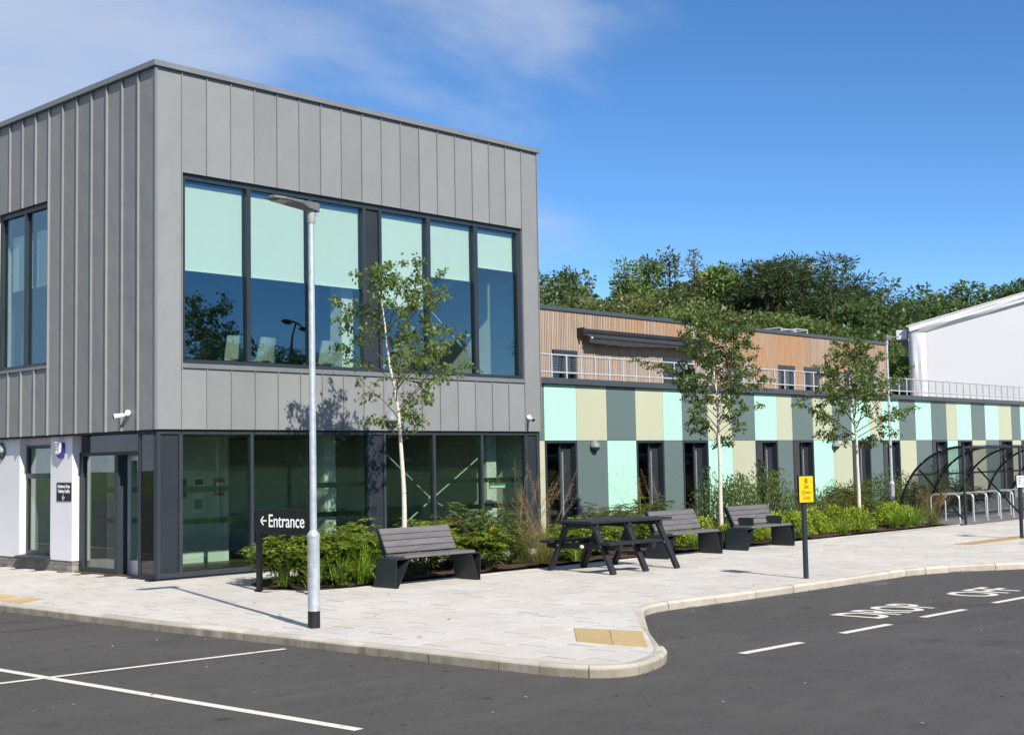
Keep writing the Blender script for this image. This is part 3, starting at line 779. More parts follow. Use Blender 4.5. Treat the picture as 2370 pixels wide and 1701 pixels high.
# entrance glazing
EX = .30
ef = box('entrance_frame', 'slate_light', blk, EX-.02, EX+.08, 1.68, WY0, .0, .10)
for a, b in ((1.68,1.80),(2.90,2.98)): sub('post', 'slate_light', ef, EX-.02, EX+.08, a, b, .10, 2.10)
sub('transom', 'slate_light', ef, EX-.02, EX+.08, .60, WY0, 2.10, 2.16)
sub('return_panel', 'slate_light', ef, EX+.08, .47, 1.66, 1.72, .0, 2.10)
sub('return_panel', 'slate_metal', ef, EX-.02, EX+.08, 2.98, WY0, .10, 2.16)
pn = box('pane', 'glass_entrance', blk, EX+.02, EX+.03, 1.80, 2.90, .10, 2.10)
for z in (.90, 1.44): box('manifestation_strip', 'manifest', pn, EX+.034, EX+.036, 1.84, 2.55, z, z+.095)
box('pane', 'glass_dark', blk, EX+.02, EX+.03, .60, WY0, 2.16, 2.47)
box('entrance_return', 'slate_metal', blk, .47, 1.2, 2.95, WY0, .02, 2.47)
dr = MB().box(.45, .50, 1.58, 1.65, .02, 2.08).box(.45, .50, .70, .77, .02, 2.08).box(.45, .50, .77, 1.58, .02, .26).box(.45, .50, .77, 1.58, 2.0, 2.08).build('door', 'silver', blk)
box('door_glass', 'glass_entrance', dr, .47, .482, .77, 1.58, .26, 2.0)
for z in (.90, 1.44): box('manifestation_strip', 'manifest', dr, .486, .488, .79, 1.56, z, z+.095)
MB().tube([(.41,.95,.9),(.41,.95,1.25)], .012, 8).build('handle', 'silver', dr)
# corner bay of dark glass
cb = box('corner_frame', 'slate_light', blk, .05, .115, .56, .63, .10, 2.42)
sub('rail', 'slate_metal', cb, .05, .115, .12, .63, .0, .10); sub('rail', 'slate_metal', cb, .05, .115, .12, .63, 2.42, 2.47)
sub('return_panel', 'slate_light', cb, .115, .45, .57, .63, .0, 2.47)
box('pane', 'glass_dark', blk, .065, .077, .12, .56, .10, 2.42)
box('corner_back', 'slate_metal', blk, .30, .34, .13, .56, .02, 2.45)
box('entrance_header', 'slate_metal', blk, EX+.04, EX+.10, .63, 1.66, 2.16, 2.47)
# chairs upstairs, behind the window
def chair(loc, rz, label):
    t = thing('tub_chair', label, 'chair', loc, rz, 'pale chairs behind the upstairs window')
    b = MB(); N = 7
    pts = [(-.24+.48*i/N) for i in range(N+1)]
    for i in range(N):
        x0, x1 = pts[i], pts[i+1]; y0, y1 = .22-.9*x0*x0, .22-.9*x1*x1
        b.hexa([(x0,y0,.44),(x1,y1,.44),(x1,y1+.03,.44),(x0,y0+.03,.44)], [(x0*.86,y0+.09,.86),(x1*.86,y1+.09,.86),(x1*.86,y1+.12,.86),(x0*.86,y0+.12,.86)])
    b.build('backrest', 'chair_shell', t)
    MB().hexa([(-.23,-.24,.41),(.23,-.24,.41),(.24,.22,.41),(-.24,.22,.41)], [(-.23,-.24,.46),(.23,-.24,.46),(.24,.22,.45),(-.24,.22,.45)]).build('seat', 'chair_shell', t, bevel=.01)
    for sx in (-1,1):
        for sy in (-1,1): MB().tube([(sx*.19,sy*.19,.41),(sx*.22,sy*.22,0)], .012, 6).build('leg', 'silver', t)
for x, y, rz, l in ((2.05,.70,R(160),'pale chair upstairs, left of the two behind the second pane'),(2.55,.72,R(195),'pale chair upstairs, right of the two behind the second pane'),(3.95,.62,R(185),'pale chair upstairs behind the third pane, left of the birch'),(6.1,.9,R(170),'pale chair upstairs behind the birch crown')): chair((x,y,3.345), rz, l)

K = 1.18                                             # scale of the wing group about the camera: full panel 1.28 m wide
def back(x, y, z): return (K*x+2.139, K*y+3.507, K*z-.334)      # scaled about the camera so the wing stands 3.5 m behind the block's front
# wall-mounted fittings
def wall_light(loc, rz, label, s=1.0):
    t = thing('wall_light', label, 'wall light', loc, rz, 'grey bulkhead wall lights')
    hood = MB(); N = 14
    def prof(z):   # almond profile: half-width, depth
        u = (z+.17)/.34; w = max(.004, math.sin(math.pi*min(1,max(0,u)))**.62); w *= (1.0 if u < .45 else 1-.35*(u-.45)); return .15*w, .17*w
    def shell(z0, z1, n, mat, nm):
        mb = MB(); rows = []
        for j in range(n+1):
            z = z0+(z1-z0)*j/n; w, d = prof(z); rows.append([(w*math.cos(math.pi*i/N), -d*math.sin(math.pi*i/N), z) for i in range(N+1)])
        v = [q for r in rows for q in r]; f = [(j*(N+1)+i, (j+1)*(N+1)+i, (j+1)*(N+1)+i+1, j*(N+1)+i+1) for j in range(n) for i in range(N)]
        mb._add(v, f); return mb.build(nm, mat, t, smooth=True)
    shell(-.03, .17, 8, 'plastic_grey', 'hood'); shell(-.165, -.034, 7, 'plastic_dark', 'diffuser')
    MB().box(-.11, .11, -.02, .0, -.10, .10).build('back_plate', 'plastic_grey', t)
wall_light((5.13,-.03,2.72), 0, 'grey almond-shaped wall light on the zinc cladding beside the birch trunk')
wall_light(back(11.47,.15,2.18), 0, 'grey wall light on a slate panel above the picnic table')
wall_light(back(22.2,.15,2.16), 0, 'grey wall light on a sand panel behind the far birch')
wall_light((.13,5.80,2.25), R(-90), 'grey wall light on the white render at the left edge')
def cctv(loc, rz, label):
    t = thing('security_camera', label, 'camera', loc, rz, 'white security cameras'); t.scale = (.78,.78,.78)
    MB().ellipsoid((0,-.05,0), (.075,.06,.075)).build('mount', 'plastic_white', t, smooth=True)
    MB().tube([(0,-.08,-.02),(-.03,-.16,-.06)], .028, 8).build('arm', 'plastic_white', t, smooth=True)
    b = MB().tube([(-.02,-.13,-.045),(-.035,-.15,-.05),(-.09,-.34,-.075)], [.03,.05,.052], 12).build('body', 'plastic_white', t, smooth=True)
    MB().tube([(-.089,-.338,-.0748),(-.094,-.355,-.077)], .046, 12).build('lens', 'sign_black', t)
cctv((-.005,.80,2.80), R(-90), 'white security camera on the dark zinc wall above the entrance')
cctv((9.08,-.005,2.80), R(-8), 'white security camera at the right-hand end of the zinc cladding')
ab = thing('alarm_box', 'white and blue alarm box high on the white rendered wall', 'alarm box', (WX,3.44,2.235))
# outline in (y, z), seen from -X: y grows to the left
MB().prism3([(0,.11,.14),(0,-.10,.14),(0,-.12,.10),(0,-.10,-.06),(0,-.02,-.10),(0,.07,-.08),(0,.12,.08)], (-.09,0,0)).build('cover', 'plastic_white', ab, bevel=.012)
MB().prism3([(0,-.125,.12),(0,-.135,.05),(0,-.11,-.14),(0,-.04,-.17),(0,.05,-.12),(0,.07,-.083),(0,-.02,-.103),(0,-.103,-.063)], (-.07,0,0)).build('strobe_lens', 'plastic_blue', ab)
for i in range(3):
    MB().box(-.094, -.0905, .05, .085, .085-.05*i, .11-.05*i).build('print', 'sign_black', ab); MB().box(-.094, -.0905, -.06, .035, .092-.05*i, .104-.05*i).build('print', 'plastic_grey', ab)
pq = thing('wall_plaque', 'black wall plaque with white lettering and an arrow beside the slot window', 'sign', (WX,3.33,1.455))
MB().box(-.012, 0, -.27, .27, -.17, .17).build('plate', 'sign_black', pq, bevel=.003)
for s, z in (('Assistance Dogs', .075), ('Toileting Facility', -.015)):
    place_text(textmesh(s, .088, 'sign_white', .001, 'CENTER', .78, 1, .0015), pq, (-.0135, 0, z), (0,-1,0), (0,0,1))
def arrow(par, o, right, up, s, mat):
    r, u = Vector(right), Vector(up); n = r.cross(u); o = Vector(o); mb = MB()
    def bar(a, b, w):
        a, b = Vector(a), Vector(b); d = (b-a).normalized(); q = Vector((-d.y, d.x))*w/2
        mb.prism3([o+r*p.x+u*p.y for p in (a-q, b-q, b+q, a+q)], n*.002)
    bar((0,0),(s,0),s*.16); bar((0,.0),(s*.48,s*.46),s*.16); bar((0,0),(s*.48,-s*.46),s*.16)
    return mb.build('arrow', mat, par)
arrow(pq, (-.0125, .055, -.105), (0,-1,0), (0,0,1), .10, 'sign_white')

# ================================================================== PANEL-CLAD WING
box('side_wall_panel', 'slate_metal', blk, 9.462, 9.50, .46, 3.8, -.02, 2.50)
wing = thing('panel_clad_wing', 'long single-storey wing clad in mint, sand and slate panels', 'building', back(9.5,.2,0)); wing.scale = (K,K,K)
def wp(name, mat, x0, x1, y0, y1, z0, z1, par=wing, bevel=0): return MB().box(x0-9.5, x1-9.5, y0-.2, y1-.2, z0, z1).build(name, mat, par, bevel=bevel)
X0, WF, WN = 9.833, 1.0808, .7726
kinds = [1,1,1,1,0]*5+[1,1,1,1,0]*1
jo = [6.92, X0-2*1.0808, X0-1.0808, X0]
for k_ in kinds: jo.append(jo[-1]+(WF if k_ else WN))
ZL, ZTP, ZBP = 2.31, 3.557, .12
col = {'m':'panel_mint','s':'panel_sand','d':'panel_slate'}
# upper row colours, lower row colours ('w' = window)
up_c = 'm s d m s d s m d s d m s d s d m s m d m d s m d m s d m s d m s d'.split()
lo_c = 'd m s w d m w d w m s w d w m s w d w s d w m w s d w s w m d w s d'.split()
G_ = .010
glass_int = []
for i in range(len(jo)-1):
    a, b = jo[i]+G_/2, jo[i+1]-G_/2
    wp('cladding_panel', col[up_c[i]], a, b, .2, .225, ZL+G_/2, ZTP)
    lc = lo_c[i]
    if lc != 'w': wp('cladding_panel', col[lc], a, b, .2, .225, ZBP, ZL-G_/2)
    else:
        f_ = wp('window_surround', 'frame_dark', a, b, .185, .42, ZL-.055, ZL-G_/2)
        L = a-9.5; Rr = b-9.5
        for q0, q1 in ((L, L+.045), (Rr-.06, Rr)): MB().box(q0, q1, -.015, .22, ZBP, ZL-.055).build('jamb', 'frame_dark', f_)
        MB().box(L+.045, Rr-.06, -.015, .22, ZBP, ZBP+.07).build('sill', 'frame_dark', f_)
        w_ = Rr-.06-L-.045
        pn = MB().box(L+.045, L+.045+w_*.56, .13, .142, ZBP+.07, ZL-.055).build('pane', 'glass_dark', wing)
        MB().box(L+.045+w_*.56, L+.045+w_*.60, .10, .16, ZBP+.07, ZL-.055).build('mullion', 'frame_dark', f_)
        MB().box(L+.045+w_*.60, Rr-.06, .15, .17, ZBP+.07, ZL-.055).build('vent_panel', 'slate_metal', f_)
        MB().box(L+.045+w_*.66, L+.045+w_*.70, .11, .15, ZBP+.07, ZL-.25).build('vent_trim', 'plastic_grey', f_)
XR = jo[-1]
box('corner_return', 'slate_metal', blk, 9.462, 9.50, .05, .45, -.02, 2.50)
wp('backing', 'sign_black', 6.93, XR, .226, .232, ZL-.02, ZTP+.01)
wp('room_back', 'interior_dark', 6.93, XR, 1.6, 1.7, .0, 3.0)
wp('room_ceiling', 'interior_dark', 6.93, XR, .45, 1.6, 2.9, 3.0); wp('room_floor', 'interior_dark', 6.93, XR, .24, 1.6, -.02, .05)
for i in range(len(jo)-1):
    if lo_c[i] != 'w': wp('wall_pier', 'interior_dark', jo[i]+.005, jo[i+1]-.005, .235, .45, .0, ZL)
wp('wall_head', 'interior_dark', 6.93, XR, .235, .45, ZL+.004, ZTP-.01)
wp('plinth', 'coping', 6.93, XR, .21, .235, -.03, .113)
wp('roof_coping', 'coping', 6.93, XR+.2, .10, .75, ZTP+.012, 3.705, bevel=.006)
wp('terrace_floor', 'interior_grey', 6.93, XR, .46, 4.48, 2.95, 3.0)
wp('end_wall', 'panel_slate', XR, XR+.2, .2, 9, 0, 3.55)
# roof-edge railing
rail = thing('terrace_railing', 'galvanised tube railing with mesh infill along the terrace edge', 'railing', back(9.6,.6,3.70)); rail.scale = (K,K,K)
xs_ = [10.04+.5155*i for i in range(-6,52)]
pm = MB().tube([(0,0,0),(0,0,.575)], .021, 8).mesh('post', 'galv_rail', True)
kn = MB().ellipsoid((0,0,.175), (.025,.025,.025), 8, 6).ellipsoid((0,0,.575), (.025,.025,.025), 8, 6).mesh('clamp', 'galv_rail', True)
for x in xs_: link('post', pm, rail, (x-9.6,0,0)); link('clamp', kn, rail, (x-9.6,0,0))
for z in (.175, .575): MB().tube([(xs_[0]-9.6-.1,0,z),(xs_[-1]-9.6+.3,0,z)], .020, 8).build('rail', 'galv_rail', rail, smooth=True)
wm = MB()
for x in np.arange(10.0, xs_[-1], .05): wm.box(x-9.6-.0012, x-9.6+.0012, .028, .0304, .20, .55)
for z in np.arange(.20, .56, .05): wm.box(0, xs_[-1]-9.6, .0306, .033, z, z+.0024)
tag(wm.build('mesh_infill', 'galv', rail), kind='stuff')
# terrace furniture peeping over the parapet
def terrace_chair(loc, rz, label):
    t = thing('terrace_chair', label, 'chair', loc, rz, 'dark chairs on the terrace')
    MB().box(-.24,.24,-.24,.24,.42,.46).build('seat','plastic_dark',t,bevel=.01); MB().hexa([(-.24,.20,.46),(.24,.20,.46),(.24,.24,.46),(-.24,.24,.46)],[(-.22,.28,.92),(.22,.28,.92),(.22,.31,.92),(-.22,.31,.92)]).build('backrest','plastic_dark',t)
    for sx in (-1,1):
        for sy in (-1,1): MB().tube([(sx*.2,sy*.2,0),(sx*.2,sy*.2,.42)], .014, 6).build('leg','plastic_dark',t)
terrace_chair(back(13.6,1.9,3.0), R(20), 'dark chair on the terrace just behind the railing, beside the doorway')
terrace_chair(back(14.7,2.0,3.0), R(-30), 'dark chair on the terrace below the left end of the awning')
# timber storey
TY = 4.5; TZ = 5.96
tim = thing('timber_clad_storey', 'set-back upper storey clad in vertical timber battens with dark coping', 'building', back(9.6,TY,3.0)); tim.scale = (K,K,K)
def tp(name, mat, x0, x1, y0, y1, z0, z1, par=tim): return MB().box(x0-9.6, x1-9.6, y0-TY, y1-TY, z0-3.0, z1-3.0).build(name, mat, par)
TXE = 33.75
openings = [(14.95,15.95,3.0,4.88),(19.9,21.3,3.5,4.88),(23.1,24.1,3.5,4.88),(26.17,27.22,3.6,4.91),(27.78,28.82,3.6,4.91),(30.55,32.65,3.6,4.90)]
bt = MB(); x = 7.0
while x < TXE-.03:
    w = .046; segs = [(3.0, TZ)]
    for a, b, z0, z1 in openings:
        if a-.02 < x+w/2 < b+.02: segs = [(z0_, z1_) for z0_, z1_ in ((3.0, z0), (z1, TZ)) if z1_-z0_ > .05]
    for z0, z1 in segs: bt.box(x-9.6, x+w-9.6, -.035+random.uniform(-.003,.003), 0, z0-3.0, z1-3.0)
    x += .070
tag(bt.build('timber_battens', 'timber', tim), kind='stuff')
y_ = TY+.02; be = MB()
while y_ < TY+7.8: be.box(TXE-9.6-.005, TXE-9.6+.03, y_-TY, y_-TY+.05, 0, TZ-3.0); y_ += .07
tag(be.build('timber_battens', 'timber', tim), kind='stuff')
cut = sorted(openings); px0 = 7.0
for a, b, z0, z1 in cut:
    tp('backing_wall', 'interior_dark', px0, a, TY+.002, TY+.15, 3.0, TZ-.01); tp('backing_wall', 'interior_dark', a, b, TY+.002, TY+.15, z1, TZ-.01)
    if z0 > 3.1: tp('backing_wall', 'interior_dark', a, b, TY+.002, TY+.15, 3.0, z0)
    px0 = b
    f_ = tp('window_surround', 'frame_dark', a, b, TY-.05, TY+.13, z1-.13, z1+.004)
    n_ = 2 if b-a < 1.6 else 4
    for q in range(n_+1): tp('mullion', 'frame_dark', a+(b-a-.05)*q/n_, a+(b-a-.05)*q/n_+.05, TY+.0, TY+.12, z0, z1-.13, f_)
    tp('pane', 'glass_dark', a+.05, b-.05, TY+.09, TY+.10, z0, z1-.13)
    for q in range(int((z1-.13-z0)/.075)): tp('louvre_blade', 'galv', a+(b-a)*.52, b-.06, TY+.13, TY+.16, z0+.03+q*.075, z0+.045+q*.075, f_)
tp('backing_wall', 'interior_dark', px0, TXE-.01, TY+.002, TY+.15, 3.0, TZ-.01)
tp('roof_coping', 'coping', 7.0, TXE+.06, TY-.08, TY+.4, TZ, TZ+.105); tp('roof_coping', 'coping', TXE-.3, TXE+.06, TY+.4, TY+7.9, TZ, TZ+.105)
tp('roof_deck', 'interior_grey', 7.0, TXE-.3, TY+.4, TY+7.9, TZ-.15, TZ-.05); tp('rear_wall', 'interior_dark', 7.0, TXE, TY+7.7, TY+7.9, 3.0, TZ)
tp('end_wall', 'interior_dark', TXE-.15, TXE-.008, TY+.2, TY+7.7, 3.0, TZ-.02)
tp('room_back', 'interior_dark', 7.0, TXE-.2, TY+1.5, TY+1.6, 3.0, TZ-.2)
# awning
aw = thing('awning', 'rolled black awning in a long cassette on the timber wall', 'awning', back(15.95,TY,5.36)); aw.scale = (K,K,K)
MB().tube([(0,-.17,.06),(5.95,-.17,.06)], .095, 14).build('cassette', 'awning', aw, smooth=True)
MB().hexa([(.15,-.36,-.10),(5.82,-.36,-.12),(5.82,-.33,-.13),(.15,-.33,-.11)], [(.10,-.22,.02),(5.9,-.22,.02),(5.9,-.18,.03),(.10,-.18,.03)]).build('cloth', 'awning_cloth', aw)
va = []; NV = 60
for i in range(NV+1):
    x = .15+5.67*i/NV; va.append((x, -.37, -.11-.02*i/NV)); va.append((x, -.37-.006*math.sin(i*1.1), -.25-.035*math.sin(i*.11)-.008*math.sin(i*.9)))
vm = MB(); vm._add(va, [(2*i, 2*i+1, 2*i+3, 2*i+2) for i in range(NV)]); vm.build('valance', 'awning_cloth', aw)
MB().tube([(.12,-.36,-.115),(5.85,-.36,-.135)], .028, 8).build('front_bar', 'awning', aw)
for x in (.02, 5.93): MB().box(x-.03, x+.03, -.30, 0, -.08, .17).build('bracket', 'awning', aw, bevel=.02)
MB().box(.20,.27,-.395,-.38,-.13,-.10).build('tag', 'plastic_white', aw)
# roof hatch rail
hr = thing('roof_hatch_rail', 'pale tube guard rail standing on the timber storey roof', 'railing', back(32.1,8.0,TZ-.05)); hr.scale = (K,K,K)
for x in (.0, .95, 1.05, 1.9):
    for y in (0, 1.0): MB().tube([(x,y,0),(x,y,.92)], .025, 8).build('post', 'galv_rail', hr)
for y in (0, 1.0):
    MB().tube([(0,y,.86),(.95,y,.86)], .025, 8).build('rail', 'galv_rail', hr); MB().tube([(1.05,y,.92),(1.9,y,.92)], .025, 8).build('rail', 'galv_rail', hr)
for x in (0, 1.05, 1.9): MB().tube([(x,0,.9),(x,1.0,.9)], .025, 8).build('rail', 'galv_rail', hr)

# ================================================================== WHITE MARQUEE HALL
HX, HY, EH, SL, HW, DP, hdir = 45.21, 9.43, 7.76, 0.2446, 16.0, 24.0, R(-68)  # corner, turn, eave height and roof slope from image pixels at a chosen distance
hall = thing('white_fabric_hall', 'large white fabric hall with sloping roof behind the terrace railing', 'building', (HX,HY,0), hdir)
# gable wall
gw = MB(); gw.prism3([(.35,.08,0),(2*HW-.35,.08,0),(2*HW-.35,.08,EH-.25),(HW,.08,EH-.25+(HW-.35)*SL),(.35,.08,EH-.25)], (0,.05,0)); gw.build('gable_wall', 'tent_cloth', hall)
def fabric_roll(a, b, w, h, seed, nm):
    """puckered cloth edge between two points: a lumpy roll facing -Y"""
    rn = random.Random(seed); a, b = Vector(a), Vector(b); d = (b-a); L = d.length; d.normalize(); up = Vector((0,-1,0)).cross(d)
    if up.z < 0 or (abs(up.z) < .2 and up.x > 0): up = -up
    NL, NS = int(L/.18), 9; v = []; f = []
    for i in range(NL+1):
        t = i/NL; s = L*t; wr = .045*math.sin(s*2.3+seed)+.03*math.sin(s*5.1+2*seed)
        for k in range(NS+1):
            q = k/NS; ang = math.pi*q
            pl = .03*math.sin(q*9+s*.8+seed)*math.sin(ang)+.02*math.sin(q*17-s*1.7)*math.sin(ang)
            p = a+d*s+up*(-w/2+w*q)+Vector((0,-1,0))*(h*math.sin(ang)**.7*(1+wr*2)+pl)
            v.append(p)
    for i in range(NL):
        for k in range(NS): f.append((i*(NS+1)+k, (i+1)*(NS+1)+k, (i+1)*(NS+1)+k+1, i*(NS+1)+k+1))
    mb = MB(); mb._add(v, f); return mb.build(nm, 'tent_cloth', hall, smooth=True)
fabric_roll((.1,.05,EH-.2), (HW,.05,EH-.2+(HW-.1)*SL), .46, .12, 3, 'verge_roll'); fabric_roll((2*HW-.1,.05,EH-.2), (HW,.05,EH-.2+(HW-.1)*SL), .46, .12, 5, 'verge_roll')
fabric_roll((.42,.04,0), (.42,.04,EH-.3), .75, .16, 8, 'corner_fold')
MB().hexa([(-.05,0,EH),(HW,0,EH+HW*SL),(HW,DP,EH+HW*SL),(-.05,DP,EH)], [(-.05,0,EH+.06),(HW,0,EH+HW*SL+.06),(HW,DP,EH+HW*SL+.06),(-.05,DP,EH+.06)]).build('roof_sheet', 'tent_cloth', hall)
MB().hexa([(HW,0,EH+HW*SL),(2*HW+.05,0,EH),(2*HW+.05,DP,EH),(HW,DP,EH+HW*SL)], [(HW,0,EH+HW*SL+.06),(2*HW+.05,0,EH+.06),(2*HW+.05,DP,EH+.06),(HW,DP,EH+HW*SL+.06)]).build('roof_sheet', 'tent_cloth', hall)
MB().box(0,.05,.15,DP,0,EH).build('side_wall', 'tent_cloth', hall); MB().box(2*HW-.05,2*HW,.15,DP,0,EH).build('side_wall', 'tent_cloth', hall)
MB().box(-.55,-.05,.3,DP,EH-.55,EH-.1).build('gutter', 'tent_cloth', hall, bevel=.03)

# ================================================================== STREET FURNITURE
def lamp(loc, label, h=4.70, head_dir=R(180), scale=1.0, lean=0):
    t = thing('street_lamp', label, 'street lamp', loc, 0, 'galvanised lamp columns')
    def ringz(pts, rr, n=20): return MB().tube([(0,0,z) for z in pts], rr, n)
    ringz([0,.19], [.071,.071]).build('black_band', 'black_band', t, smooth=True)
    ringz([.191,1.02,1.035,1.065,1.11], [.070,.070,.074,.074,.041]).build('base_tube', 'galv', t, smooth=True)
    ringz([1.11,h-.02], [.041,.034]).build('shaft', 'galv', t, smooth=True)
    ringz([h-.02,h-.005,h+.17], [.036,.048,.048]).build('spigot', 'lamp_spigot', t, smooth=True)
    for z in (h+.03, h+.09): MB().tube([(.048,0,z),(.085,0,z)], .006, 6).build('bolt', 'bolt', t)
    hd = link('head', None, t, (0,0,h+.16), (0,R(6),head_dir)); 
    bpy.data.objects.remove(hd)
    e = Matrix.Rotation(head_dir, 4, 'Z') @ Matrix.Rotation(R(-4), 4, 'Y')
    out = [(-.09,.05),(-.06,.075),(.10,.09),(.22,.13),(.46,.13),(.58,.085),(.60,.0),(.58,-.085),(.46,-.13),(.22,-.13),(.10,-.09),(-.06,-.075),(-.09,-.05)]
    def zt(x): return .012+.030*max(0, 1-max(0,x)/.30)
    def zb(x): return -.010-.040*max(0, 1-max(0,x-.02)/.20)
    n = len(out); top = [(x,y,zt(x)) for x,y in out]; tin = [(x*.96+.01,y*.72,zt(x)+.010) for x,y in out]; bot = [(x,y,zb(x)) for x,y in out]
    mb = MB(); f = [tuple(range(n))]; f = []
    for i in range(n): j = (i+1)%n; f += [(i,j,n+j,n+i),(2*n+i,2*n+j,j,i)]
    f += [tuple(range(n,2*n)), tuple(range(2*n,3*n))[::-1]]
    mb._add(top+tin+bot, f); me = mb.mesh('head', 'lamp_head', False); me.transform(Matrix.Translation((0,0,h+.18)) @ e); hd = link('head', me, t)
    lm = MB().box(.20,.50,-.10,.10,-.018,-.0125).mesh('light_panel', 'lens'); lm.transform(Matrix.Translation((0,0,h+.18)) @ e); link('light_panel', lm, hd)
    return t
lamp((-2.316,-7.18,0), 'galvanised lamp column with black base band at the front of the paving')
l2_ = lamp((22.35,-1.5,.02), 'distant galvanised lamp column rising from shrubs behind the far birch', 4.95, R(0))
# curved double-headed lamp mirrored in the upstairs glass
dl = thing('twin_head_lamp', 'dark curved twin-headed lamp, seen only as a reflection upstairs', 'street lamp', (19.3,-21.9,-.2), R(-40))
pts = [(0,0,0),(0,0,3.2),(.10,0,4.8),(.32,0,6.0),(.75,0,7.1),(1.35,0,7.75)]
MB().tube(pts, [.09,.08,.07,.06,.055,.05], 10).build('pole', 'plastic_dark', dl, smooth=True)
for a in (-1, 1):
    MB().tube([(1.35,0,7.75),(1.35+a*1.0,0,7.72)], .04, 8).build('arm', 'plastic_dark', dl)
    MB().ellipsoid((1.35+a*1.5,0,7.62), (.62,.17,.09), 14, 8).build('head', 'plastic_dark', dl, smooth=True)

# entrance sign
sg = thing('entrance_sign', 'black entrance sign with white arrow on two posts beside the planting bed', 'sign', (.03,-2.80,0), 0)
sd = Vector((.10,-1.22,0)); L_ = sd.length; ang = math.atan2(sd.y, sd.x); sg.rotation_euler = (0,0,ang)
MB().box(-.01, L_+.01, -.03, .03, .845, 1.222).build('board', 'sign_black', sg, bevel=.004)
for x in (.045, L_-.045): MB().box(x-.045, x+.045, -.028, .028, 0, .845).build('post', 'sign_black', sg, bevel=.004)
for x in (.045, L_-.045): MB().box(x-.07, x+.07, -.05, .05, 0, .012).build('foot_plate', 'sign_black', sg)
# readable from the road side (-x of world): local face at -y
place_text(textmesh('Entrance', .27, 'sign_white', .001, 'LEFT', .83, 1.0, .002), sg, (.285,-.032,.955), (1,0,0), (0,0,1))
arrow(sg, (.115,-.031,1.045), (1,0,0), (0,0,1), .135, 'sign_white')

def post_sign(loc, rz, label, face, w, h, z0, lean=(0,0)):
    t = thing('post_sign', label, 'sign', loc, rz); t.rotation_euler = (lean[0], lean[1], rz)
    MB().tube([(0,0,0),(0,0,z0)], .040, 16).build('post', 'slate_light' if False else 'slate_metal', t, smooth=True)
    MB().tube([(0,0,z0),(0,0,z0+h)], .034, 12).build('post_top', 'slate_metal', t)
    bd = MB().box(-w/2-.012, w/2+.012, -.060, -.030, z0-.012, z0+h+.012).build('board', 'sign_black', t, bevel=.006)
    MB().box(-w/2, w/2, -.0625, -.0605, z0, z0+h).build('face', face, bd)
    return t, bd
ys, ysb = post_sign((6.01,-8.60,0), R(-12), 'yellow Set Down Only sign on a dark post at the kerb', 'sign_yellow', .30, .395, 1.16)
for s, z in (('Set', 1.37), ('Down', 1.285), ('Only', 1.20)): place_text(textmesh(s, .088, 'sign_print', .0006, 'CENTER', .92, 1.0, .001), ysb, (0,-.0635,z), (1,0,0), (0,0,1))
MB().ellipsoid((0,-.0628,1.485), (.036,.002,.042), 16, 8).build('emblem', 'sign_print', ysb)
for i in range(3): MB().box(-.018, .018, -.0665, -.0652, 1.462+.018*i, 1.468+.018*i).build('emblem_mark', 'sign_yellow', ysb)
bs, bsb = post_sign((16.73,-7.47,0), R(-14), 'white sign with blue print on a dark post at the right edge', 'sign_white', .34, .25, 1.11)
for i, (a, b) in enumerate(((-.12,-.03),(-.12,-.04),(-.12,-.05))): MB().box(a, b, -.0640, -.0628, 1.29-.06*i, 1.335-.06*i).build('print', 'sign_blue', bsb)
for i in range(4): MB().box(.0, .12-.02*(i%2), -.0640, -.0628, 1.315-.05*i, 1.333-.05*i).build('print', 'plastic_grey', bsb)

